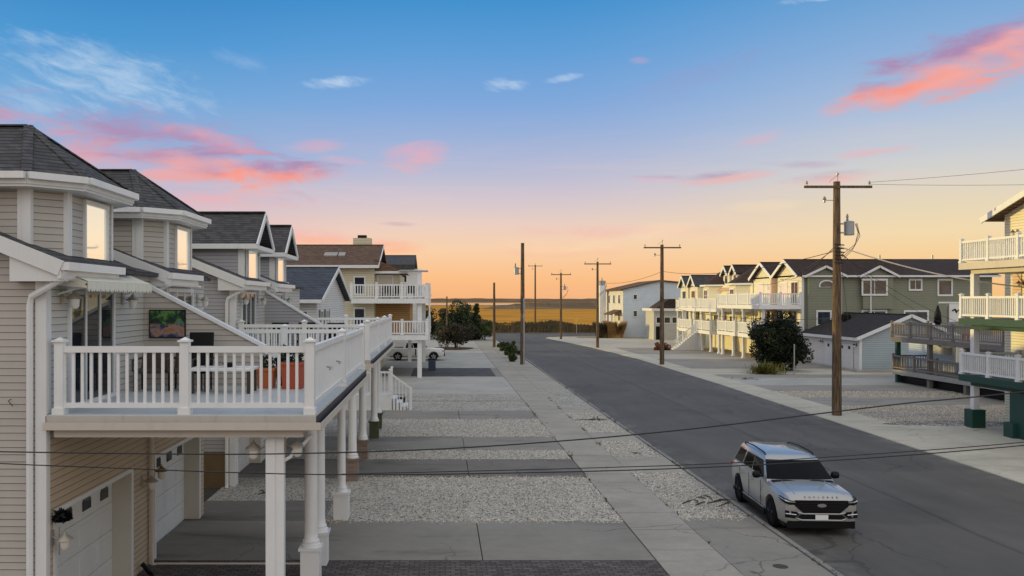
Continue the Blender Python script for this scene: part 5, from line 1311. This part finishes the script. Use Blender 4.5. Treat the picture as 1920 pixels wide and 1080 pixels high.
def suv():
    T = thing('parked_car', 'silver SUV with black grille and roof rails parked on the left side of the street', 'car', None, (9.47,23.25,.0)); T.rotation_euler = (0,0,math.radians(-2.6)); T.scale = (.96,.95,1.0)
    def sec(y, w, zb, zt, cr, bl=0):
        zs = zt-.10
        return (y, [(0,zb),(w*.86,zb),(w*.955,zb+.09),(w*.985,.50),(w,.70),(w*.985,.84),(w*.95,zs),(w*.88,zt-.015),(w*.74,zt+cr*.30),(w*.42,zt+cr*.8),(0,zt+cr)])
    S_ = [sec(-2.42,.80,.34,.86,.03), sec(-2.38,.885,.27,.93,.035), sec(-2.28,.935,.24,.99,.04), sec(-2.05,.965,.23,1.02,.045), sec(-1.6,.985,.23,1.045,.05), sec(-1.2,.99,.23,1.07,.045),
          sec(-.9,.99,.23,1.09,.03), sec(-.3,.985,.23,1.10,.02), sec(.6,.985,.23,1.11,.02), sec(1.4,.985,.24,1.12,.02), sec(2.0,.97,.26,1.13,.02), sec(2.3,.93,.32,1.10,.02), sec(2.40,.86,.42,1.0,.02)]
    b = loft(S_, 'body', M['silver'], T); cutarches(b, (-1.50,1.36), .43, .40, .60, 1.3)
    fl = MB(); 
    fl.box(-.88,.88,-2.2,2.2,.20,.42); fl.build('underbody', M['underb'], T)
    li = MB()
    for yy in (-1.5,1.36):
        for s in (-1,1): li.lathe((s*.64,yy,.40), [(.42,-.05),(.42,.05)], 20, 'x')
    li.build('arch_liner', M['underb'], T)
    for yy in (-1.50,1.36):
        for s in (-1,1): wheel(T, s*.865, yy, .375, .24, M['rim'])
    # cabin
    zb, zt = 1.08, 1.57
    B = dict(yf=-1.02, yr=2.34, wf=.90, wr=.86); R_ = dict(yf=-.28, yr=2.02, wf=.715, wr=.69)
    def ring(yf, yr, wf, wr, z, rr=.10, bow=.10):
        pts = []
        n = 7
        for i in range(n): u = -1+2*i/(n-1); pts.append((wf*u*.985, yf+bow*u*u, z))
        m_ = (yf+yr)/2
        pts += [(wf, yf+bow+.08, z),(wf*.5+wr*.5+.02, m_, z),(wr, yr-.10, z)]
        for i in range(n): u = 1-2*i/(n-1); pts.append((wr*u*.95, yr-.05*u*u, z))
        pts += [(-wr, yr-.10, z),(-(wf*.5+wr*.5+.02), m_, z),(-wf, yf+bow+.08, z)]
        return pts
    c = MB(); rg = [ring(-1.10,2.36,.915,.875,1.04), ring(-1.02,2.33,.895,.86,1.10), ring(-.42,2.08,.735,.71,1.53), ring(-.30,2.03,.69,.665,1.60), ring(-.10,1.90,.58,.56,1.645)]
    n = len(rg[0])
    for r_ in rg: c.v += r_
    for i in range(len(rg)-1):
        for j in range(n): c.f.append((i*n+j,i*n+(j+1)%n,(i+1)*n+(j+1)%n,(i+1)*n+j))
    c.v.append((0,.95,1.675)); 
    for j in range(n): c.f.append(((len(rg)-1)*n+j,(len(rg)-1)*n+(j+1)%n,len(c.v)-1))
    cab = c.build('roof', M['silver'], T, smooth=True)
    # glass follows the rings between 1.10 and 1.53
    def strip(idx, name, lo=.04, hi=.97, off=.008, par=T):
        g = MB(); a, b_ = rg[1], rg[2]
        rows = []
        for j in idx:
            A_, B_ = Vector(a[j]), Vector(b_[j]); rows.append((A_.lerp(B_,lo), A_.lerp(B_,hi)))
        cen = Vector((0,.8,1.2)); vs = []
        for lo_, hi_ in rows:
            for v in (lo_, hi_):
                out = Vector((v.x, v.y-cen.y, 0)); 
                vs.append(v)
        # outward normal offset per strip
        nv = []
        k2 = len(rows)
        for i in range(k2):
            i0, i1 = max(0,i-1), min(k2-1,i+1); tang = rows[i1][0]-rows[i0][0]; up = rows[i][1]-rows[i][0]; nn = tang.cross(up).normalized()
            if nn.dot(Vector((rows[i][0].x, rows[i][0].y-cen.y, .3))) < 0: nn = -nn
            nv += [rows[i][0]+nn*off, rows[i][1]+nn*off]
        g.v = [tuple(v) for v in nv]; g.f = [(2*i,2*i+2,2*i+3,2*i+1) for i in range(k2-1)]
        return g.build(name, M['carglass'], par, smooth=True)
    strip(range(0,7), 'windscreen', .02, .98)
    # side windows: three per side between pillars
    for s in (1,-1):
        a0 = Vector((s*.895,-.78,1.10)); a1 = Vector((s*.885,.55,1.10)); a2 = Vector((s*.86,2.2,1.10))
        t0 = Vector((s*.735,-.22,1.53)); t1 = Vector((s*.735,.62,1.53)); t2 = Vector((s*.71,1.96,1.53))
        def PB(f): return a0.lerp(a1,f*2) if f < .5 else a1.lerp(a2,f*2-1)
        def PT(f): return t0.lerp(t1,f*2) if f < .5 else t1.lerp(t2,f*2-1)
        off = Vector((s*.016,0,.005))
        for f0, f1 in ((.02,.40),(.43,.70),(.745,.97)):
            g = MB(); p0, p1, p2, p3 = PB(f0), PB(f1), PT(f1), PT(f0)
            q = [p0.lerp(p3,.08),p1.lerp(p2,.08),p1.lerp(p2,.92),p0.lerp(p3,.92)]
            g.add([v+off for v in q]+[v-off for v in q], [(0,1,2,3),(7,6,5,4),(0,4,5,1),(1,5,6,2),(2,6,7,3),(3,7,4,0)]); g.build('side_window', M['carglass'], T)
        # roof rail
        r_ = MB(); r_.tube([(s*.66,-.15,1.60),(s*.665,-.05,1.665),(s*.66,.9,1.70),(s*.64,1.7,1.67),(s*.63,1.82,1.61)], .02, 6); r_.build('roof_rail', M['black'], T, smooth=True)
        # mirror
        m_ = MB(); m_.lathe((s*1.07,-.62,1.17), [(.03,-.11),(.085,-.08),(.10,0),(.085,.08),(.03,.11)], 12, 'x'); m_.tube([(s*.90,-.60,1.12),(s*1.02,-.62,1.14)], .03, 6); m_.build('side_mirror', M['black'], T, smooth=True)
        # door seams and handles, cladding
        d = MB()
        for yy in (-.72,.32,1.18): d.box(s*.982,s*.9915,yy,yy+.012,.36,1.04)
        d.build('door_seam', M['underb'], T)
        for yy in (.12,1.0): MB().box(s*.985,s*1.01,yy-.09,yy+.09,.905,.935).build('door_handle', M['silver'], T, bev=.006)
        sk = MB(); sk.box(s*.94,s*.995,-1.02,.88,.22,.36); sk.build('sill_cladding', M['black'], T, bev=.01)
        st_ = MB(); st_.box(s*.985,s*1.0,-1.0,.88,.375,.40); st_.build('sill_trim', M['chrome'], T)
        # headlight: slim wrapped lens
        P0 = [(s*.50,-2.43,.79),(s*.66,-2.44,.775),(s*.80,-2.435,.77),(s*.905,-2.395,.80),(s*.955,-2.26,.845),(s*.975,-2.08,.88)]
        P1 = [(s*.50,-2.44,.84),(s*.66,-2.45,.86),(s*.80,-2.435,.875),(s*.90,-2.39,.90),(s*.945,-2.26,.915),(s*.965,-2.08,.925)]
        hl = MB(); hl.v = P0+P1+[(x_*.9,y_+.08,z_) for x_,y_,z_ in P0]+[(x_*.9,y_+.08,z_) for x_,y_,z_ in P1]
        for i_ in range(5): hl.f += [(i_,i_+1,i_+7,i_+6),(i_,i_+12,i_+13,i_+1),(i_+6,i_+7,i_+19,i_+18)]
        h_ = hl.build('headlight', M['black'], T)
        l2 = MB(); l2.v = [(x_*1.004,y_-.006,z_*.35+q_[2]*.65) for (x_,y_,z_),q_ in zip(P0,P1)]+[(q_[0]*1.004,q_[1]-.006,q_[2]-.008) for q_ in P1]
        for i_ in range(1,5): l2.f.append((i_,i_+1,i_+7,i_+6))
        l2.build('lens', M['lens'] if s < 0 else M['lens'], h_)
        # bumper vent
        v = MB(); v.add([(s*.62,-2.445,.60),(s*.91,-2.40,.63),(s*.91,-2.40,.46),(s*.68,-2.44,.44),(s*.56,-2.445,.53),(s*.62,-2.36,.60),(s*.85,-2.30,.62),(s*.85,-2.30,.47),(s*.68,-2.36,.46),(s*.58,-2.36,.53)], [(0,1,2,3,4),(5,6,7,8,9),(0,5,6,1),(1,6,7,2),(2,7,8,3),(3,8,9,4),(4,9,5,0)])
        v = v.build('bumper_vent', M['black'], T)
        f_ = MB(); f_.tube([(s*.64,-2.452,.53),(s*.90,-2.41,.55)], .014, 6); f_.build('fog_strip', M['chrome'], v)
        tl = MB(); tl.box(s*.62,s*.90,2.30,2.40,.88,1.02); tl.build('tail_light', plain('red_lens',(.35,.02,.015),.2), T)
    # grille
    g = MB(); g.prism([(-.66,.885),(.66,.885),(.70,.80),(.66,.74),(.46,.575),(-.46,.575),(-.66,.74),(-.70,.80)], 'y', -2.445, -2.38); G_ = g.build('grille', M['black'], T)
    m_ = MB()
    for i in range(5): z = .63+i*.045; hw = .42+min(.14,(z-.6)*.9); m_.box(-hw,hw,-2.452,-2.445,z,z+.008)
    m_.build('grille_bars', M['rim'], G_)
    e = MB(); e.lathe((0,-2.456,.765), [(.0,-.004),(1,-.004),(1,.004)], 20, 'y'); 
    e.v = [(x*.115,y,(z-.765)*.045+.765) for x,y,z in e.v]; e.build('emblem', M['chrome'], G_)
    fr = MB(); fr.tube([(-.60,-2.43,.585),(-.46,-2.445,.555),(.46,-2.445,.555),(.60,-2.43,.585)], .018, 6); fr.tube([(-.62,-2.42,.44),(-.5,-2.44,.40),(.5,-2.44,.40),(.62,-2.42,.44)], .02, 6); fr.build('bumper_trim', M['silver'], T, smooth=True)
    lo = MB(); lo.prism([(-.52,.535),(.52,.535),(.62,.46),(.50,.40),(-.50,.40),(-.62,.46)], 'y', -2.432, -2.36); lo.box(-.84,.84,-2.425,-2.2,.20,.375); lo.build('lower_intake', M['black'], T)
    MB().box(-.16,.16,-2.455,-2.44,.415,.535).build('number_plate', plain('plate_white',(.8,.8,.8),.4,.02), T)
    # bonnet creases
    cr = MB()
    for s in (-1,1): cr.tube([(s*.62,-2.28,.985+.022),(s*.60,-1.7,1.048+.018),(s*.56,-1.15,1.085+.022)], .012, 6)
    cr.build('bonnet_crease', M['silver'], T, smooth=True)
    wv = MB(); wv.box(-.80,.80,-1.17,-1.03,1.075,1.112); wv.build('cowl', M['black'], T)
    for i, ch in enumerate('EXPLORER'):
        cu = bpy.data.curves.new('letter','FONT'); cu.body = ch; cu.size = .066; cu.extrude = .002; cu.align_x = 'CENTER'
        o = bpy.data.objects.new('letter', cu); COL.objects.link(o); bpy.context.view_layer.update()
        me = bpy.data.meshes.new_from_object(o.evaluated_get(bpy.context.evaluated_depsgraph_get())); bpy.data.objects.remove(o)
        me.materials.append(M['black']); o = bpy.data.objects.new('hood_letter', me); COL.objects.link(o); o.parent = T
        o.location = ((i-3.5)*.115, -2.405, .935); o.rotation_euler = (math.radians(58),0,0)
    return T
suv()

def pickup():
    T = thing('pickup_truck', 'white crew cab pickup parked in a driveway under the yellow house balcony', 'pickup truck', None, (-2.35,81.6,0.09)); T.rotation_euler = (0,0,math.radians(90))
    def sec(y, w, zb, zt):
        return (y, [(0,zb),(w*.9,zb),(w*.97,zb+.08),(w,.62),(w,.85),(w*.97,zt-.06),(w*.9,zt),(0,zt+.03)])
    b = loft([sec(-2.75,.80,.45,.95),sec(-2.68,.92,.40,1.08),sec(-2.4,.97,.38,1.12),sec(-1.5,.98,.38,1.16),sec(-1.2,.98,.38,1.18),sec(1.0,.98,.38,1.18),sec(2.6,.98,.42,1.20),sec(2.72,.96,.48,1.19)], 'body', M['whitep'], T)
    cutarches(b, (-1.75,1.65), .46, .42, .6, 1.3)
    MB().box(-.85,.85,-2.4,2.4,.32,.55).build('underbody', M['underb'], T)
    for yy in (-1.75,1.65):
        for s in (-1,1): wheel(T, s*.86, yy, .39, .25, M['rimw'])
    c = MB(); c.add([(-.9,-1.2,1.15),(.9,-1.2,1.15),(.9,1.05,1.15),(-.9,1.05,1.15),(-.72,-.45,1.74),(.72,-.45,1.74),(.72,.85,1.74),(-.72,.85,1.74)], [(3,2,1,0),(4,5,6,7),(0,1,5,4),(1,2,6,5),(2,3,7,6),(3,0,4,7)])
    c.build('cab', M['whitep'], T, bev=.06)
    g = MB(); interp_quad((-.9,-1.2,1.15),(.9,-1.2,1.15),(.72,-.45,1.74),(-.72,-.45,1.74), g, .012, (.05,.05,.08,.08)); g.build('windscreen', M['carglass'], T)
    for s in (-1,1):
        for u0, u1 in ((.10,.56),(.60,.94)):
            g = MB(); a, b_, c_, d_ = Vector((s*.9,-1.2,1.15)),Vector((s*.9,1.05,1.15)),Vector((s*.72,.85,1.74)),Vector((s*.72,-.45,1.74))
            q = [a.lerp(b_,u0).lerp(d_.lerp(c_,u0),.10), a.lerp(b_,u1).lerp(d_.lerp(c_,u1),.10), a.lerp(b_,u1).lerp(d_.lerp(c_,u1),.86), a.lerp(b_,u0).lerp(d_.lerp(c_,u0),.86)]; off = Vector((s*.015,0,0))
            g.add([v+off for v in q]+[v-off for v in q], [(0,1,2,3),(7,6,5,4),(0,4,5,1),(1,5,6,2),(2,6,7,3),(3,7,4,0)]); g.build('side_window', M['carglass'], T)
        MB().box(s*.98,s*.99,-.1,0,.5,1.12).build('door_seam', M['underb'], T)
        MB().box(s*.7,s*.95,-2.74,-2.5,.85,1.02).build('headlight', M['lens'], T, bev=.02)
        MB().box(s*.95,s*1.12,-.98,-.86,1.15,1.32).build('side_mirror', M['black'], T, bev=.02)
    MB().box(-.85,.85,-2.82,-2.66,.42,.66).build('bumper', M['black'], T, bev=.03)
    MB().box(-.6,.6,-2.79,-2.7,.72,1.0).build('grille', M['black'], T)
    MB().box(-.82,.82,1.15,2.62,1.19,1.215).build('bed_cover', M['black'], T)
pickup()
bn = thing('wheelie_bin', 'small dark blue bin beside the balcony column', 'bin', None, (-.65,69.6,.09))
MB().box(-.3,.3,-.3,.3,0,.9).build('tub', plain('blue_bin',(.03,.05,.10),.5), bn, bev=.03); MB().box(-.33,.33,-.33,.33,.9,.97).build('lid', M['black'], bn, bev=.02)

# ------------------------------------------------------------------ camera, sun, world
cam = bpy.data.cameras.new('camera'); co = bpy.data.objects.new('camera', cam); COL.objects.link(co)
co.location = (0,0,5.8); co.rotation_euler = (PI/2,0,0); cam.lens = 30; cam.sensor_width = 36; cam.shift_x = 135/1920; cam.shift_y = 23/1920; cam.clip_end = 20000; cam.clip_start = .1
S.camera = co
sun_dir = Vector((-1,.42,0)).normalized(); el = math.radians(5.5)
d = Vector((sun_dir.x*math.cos(el), sun_dir.y*math.cos(el), math.sin(el)))
sl = bpy.data.lights.new('sun','SUN'); sl.energy = 2.9; sl.angle = math.radians(.6); sl.color = (1.0,.76,.25)
so = bpy.data.objects.new('sun', sl); COL.objects.link(so); so.rotation_euler = (-d).to_track_quat('-Z','Y').to_euler()

w = bpy.data.worlds.new('World'); S.world = w; w.use_nodes = True; t = NT(w.node_tree); bg = w.node_tree.nodes['Background']
tc = t.new('ShaderNodeTexCoord'); x, y, z = t.sep(tc.outputs['Generated'])
az = t.m('ARCTAN2', x, y); elv = t.m('ARCSINE', z)
e01 = t.m('DIVIDE', t.m('MAXIMUM', elv, 0.0), .40)
def R8(l): return [(p_, s2l(c_)) for p_, c_ in l]
def pe(py): return math.atan((563-py)/1600)/.40
rc = t.ramp(e01, R8([(0,(244,176,120)),(pe(520),(249,188,132)),(pe(470),(246,203,164)),(pe(425),(232,202,188)),(pe(370),(205,192,204)),(pe(300),(166,178,212)),(pe(200),(122,163,216)),(pe(100),(84,152,212)),(pe(0),(44,138,203)),(1.0,(30,120,190))]))
rl = t.ramp(e01, R8([(0,(240,150,110)),(pe(470),(240,176,165)),(pe(400),(205,180,195)),(pe(300),(140,168,212)),(pe(200),(98,160,212)),(pe(100),(50,142,205)),(pe(0),(18,124,194)),(1.0,(16,100,175))]))
rr = t.ramp(e01, R8([(0,(246,188,124)),(pe(500),(246,202,144)),(pe(450),(240,214,170)),(pe(400),(226,211,182)),(pe(340),(205,205,205)),(pe(260),(172,190,216)),(pe(150),(136,172,215)),(pe(0),(78,150,206)),(1.0,(50,125,190))]))
base = t.mix(t.smooth(az, .0, -.42), rc, rl); base = t.mix(t.smooth(az, .10, .55), base, rr)
base = t.mix(.03, base, s2l((205,200,200)))
hz = t.noise(t.comb(t.m('MULTIPLY', az, 3.0), t.m('MULTIPLY', elv, 26), 2.0), 1.0, 6, .65, .4)
base = t.mix(t.m('MULTIPLY', t.m('MULTIPLY', t.smooth(hz, .48, .75), t.smooth(elv, .24, .08)), .26), base, s2l((244,206,190)))
# fine high haze variation
vec = t.comb(t.m('MULTIPLY', az, 2.2), t.m('MULTIPLY', elv, 9.0), 0)
warp = t.noise(t.comb(t.m('MULTIPLY', az, 5), t.m('MULTIPLY', elv, 16), 3.3), 1.0, 4, .6)
nA = t.noise(t.comb(t.m('MULTIPLY', az, 11), t.m('ADD', t.m('MULTIPLY', elv, 46), t.m('MULTIPLY', warp, 2.6)), 0), 1.0, 9, .68, .5)
nB = t.noise(t.comb(t.m('MULTIPLY', az, 30), t.m('ADD', t.m('MULTIPLY', elv, 85), t.m('MULTIPLY', az, 22)), 7.0), 1.0, 5, .6, .4)
nC = t.noise(t.comb(t.m('MULTIPLY', az, 14), t.m('MULTIPLY', elv, 40), 5.0), 1.0, 4, .5)
col = base
SAL, ORG, MAU, PNK, WHT, CRM = s2l((244,166,158)), s2l((255,143,112)), s2l((170,132,172)), s2l((244,165,172)), s2l((215,228,240)), s2l((250,220,180))
clouds = [  # px, py, a, b, tilt(deg, + = falls to the right), bottom colour, top colour, strength, softness, noise
 (200,140,190,52,12,WHT,WHT,.50,1,nB),(60,190,150,30,6,WHT,WHT,.28,1,nB),(640,156,62,11,-4,WHT,WHT,.75,1,nB),(950,158,38,12,0,WHT,WHT,.6,1,nB),(1060,146,45,7,-8,WHT,WHT,.5,1,nB),(1530,-3,60,7,0,WHT,WHT,.7,1,nB),(450,112,50,16,10,WHT,WHT,.15,1,nB),
 (110,238,130,20,8,PNK,SAL,.75,0,nA),(300,285,300,72,9,SAL,MAU,1.0,0,nA),(270,268,210,50,8,MAU,MAU,.85,0,nA),(420,300,150,34,5,SAL,MAU,.9,0,nA),(390,268,120,26,12,MAU,PNK,.8,0,nA),(345,325,90,22,-3,ORG,SAL,.95,0,nA),(500,322,150,26,-2,ORG,MAU,1.0,0,nA),(590,275,62,14,-3,PNK,PNK,.45,0,nA),(640,300,50,8,6,PNK,PNK,.5,0,nA),
 (776,297,64,32,-10,SAL,PNK,1.0,0,nA),(360,370,90,20,4,PNK,PNK,.35,0,nA),
 (1800,150,240,34,-8,ORG,ORG,1.0,0,nA),(1800,118,240,44,-8,SAL,MAU,1.0,0,nA),(1760,100,140,30,-12,MAU,MAU,.7,0,nA),(1860,80,150,36,-16,SAL,MAU,.9,0,nA),(1700,168,160,18,-10,SAL,ORG,.75,0,nA),
 (1368,331,95,12,-5,SAL,MAU,.85,0,nA),(1230,335,55,7,2,PNK,MAU,.5,0,nA),(1550,335,95,13,-3,SAL,MAU,.75,0,nA),(1500,308,80,8,3,MAU,MAU,.6,0,nA),(1610,288,45,9,-3,SAL,PNK,.7,0,nA),(1675,281,50,6,-4,PNK,PNK,.6,0,nA),(1420,262,55,12,-12,PNK,PNK,.4,0,nA),
 (1200,114,20,7,4,PNK,PNK,.35,0,nA),(752,420,40,5,2,MAU,MAU,.6,0,nA),(590,445,90,16,4,ORG,PNK,.7,0,nA),(735,462,60,14,2,ORG,PNK,.6,0,nA),
 (1430,386,75,12,-2,CRM,CRM,.5,0,nA),(1245,428,60,12,-3,CRM,CRM,.55,0,nA),(1110,442,210,22,1,CRM,PNK,.35,0,nA),(1050,470,180,14,0,PNK,CRM,.3,0,nA),(1300,150,160,30,-20,MAU,MAU,.15,0,nA)]
uv = t.comb(az, elv, 0)
nC3 = t.m('MULTIPLY_ADD', nC, 3.0, -1.5)
def nsh(n_, k_): return t.m('MULTIPLY_ADD', n_, k_, 1.0-k_/2)
NS = {(id(nA),2): nsh(nA,2.6), (id(nA),0): nsh(nA,4.4), (id(nB),1): nsh(nB,3.2)}
def paint(col, sel):
    for (px,py,a,b_,tilt,cb,ct,st,kind,nz) in clouds:
        if not sel(px, a): continue
        if kind == 0 and a <= 100: kind = 2
        tx = (px-825)/1600; ca = math.atan(tx); ce = math.atan((563-py)/1600/math.sqrt(1+tx*tx))
        A_ = a/1600/(1+tx*tx); B_ = b_/1600/math.sqrt(1+tx*tx)
        mp = t.new('ShaderNodeMapping'); mp.vector_type = 'TEXTURE'; t.link(uv, mp.inputs[0])
        mp.inputs['Location'].default_value = (ca, ce, 0); mp.inputs['Rotation'].default_value = (0,0,math.radians(-tilt)); mp.inputs['Scale'].default_value = (A_, B_, 1)
        dt = t.new('ShaderNodeVectorMath'); dt.operation = 'DOT_PRODUCT'; t.link(mp.outputs[0], dt.inputs[0]); t.link(mp.outputs[0], dt.inputs[1])
        q_ = t.m('MULTIPLY_ADD', dt.outputs['Value'], -.75, NS[(id(nz),kind)])
        dn = t.new('ShaderNodeMapRange'); dn.interpolation_type = 'SMOOTHSTEP'; t.link(q_, dn.inputs[0])
        dn.inputs[1].default_value = -.1; dn.inputs[2].default_value = 1.9; dn.inputs[4].default_value = st
        if cb != ct:
            cv = t.m('ADD', t.sep(mp.outputs[0])[1], nC3); cc = t.mix(t.smooth(cv, -.5, .5), cb, ct)
        else: cc = (*cb, 1)
        col = t.mix(dn.outputs[0], col, cc)
    return col
def bgs(c_):
    n_ = t.new('ShaderNodeBackground'); t.link(c_, n_.inputs['Color']); n_.inputs['Strength'].default_value = 1.0; return n_.outputs[0]
def mixsh(f_, a_, b_):
    n_ = t.new('ShaderNodeMixShader'); t.link(f_, n_.inputs[0]); t.link(a_, n_.inputs[1]); t.link(b_, n_.inputs[2]); return n_.outputs[0]
BND = math.atan((880-825)/1600)
cl = paint(base, lambda px, a: px-a*1.8 < 880); cr_ = paint(base, lambda px, a: px+a*1.8 > 880)
front = mixsh(t.m('GREATER_THAN', az, BND), bgs(cl), bgs(cr_))
# brighter unseen sky overhead and behind the camera
back = t.m('MULTIPLY', t.smooth(y, .25, -.55), t.smooth(elv, -.05, .3))
col = t.mix(back, base, (.98,.95,.93,1))
zen = t.m('MULTIPLY', t.smooth(elv, .45, 1.0), .85)
col = t.mix(zen, col, (.80,.82,.86,1))
inwin = t.m('MULTIPLY', t.m('MULTIPLY', t.m('LESS_THAN', t.m('ABSOLUTE', az), .80), t.m('LESS_THAN', elv, .42)), t.m('GREATER_THAN', elv, 0.0))
allsky = mixsh(inwin, bgs(col), front)
w.node_tree.nodes.remove(bg)
w.cycles.sampling_method = 'MANUAL'; w.cycles.sample_map_resolution = 512
sky = t.new('ShaderNodeTexSky'); sky.sky_type = 'NISHITA'; sky.sun_disc = False; sky.sun_elevation = el; sky.sun_rotation = math.atan2(d.x, d.y)
bg2 = t.new('ShaderNodeBackground'); t.link(sky.outputs[0], bg2.inputs['Color']); bg2.inputs['Strength'].default_value = .012
ad = t.new('ShaderNodeAddShader'); t.link(allsky, ad.inputs[0]); t.link(bg2.outputs[0], ad.inputs[1])
t.link(ad.outputs[0], w.node_tree.nodes['World Output'].inputs['Surface'])

S.view_settings.view_transform = 'Standard'; S.view_settings.look = 'None'; S.view_settings.exposure = 0; S.view_settings.gamma = 1
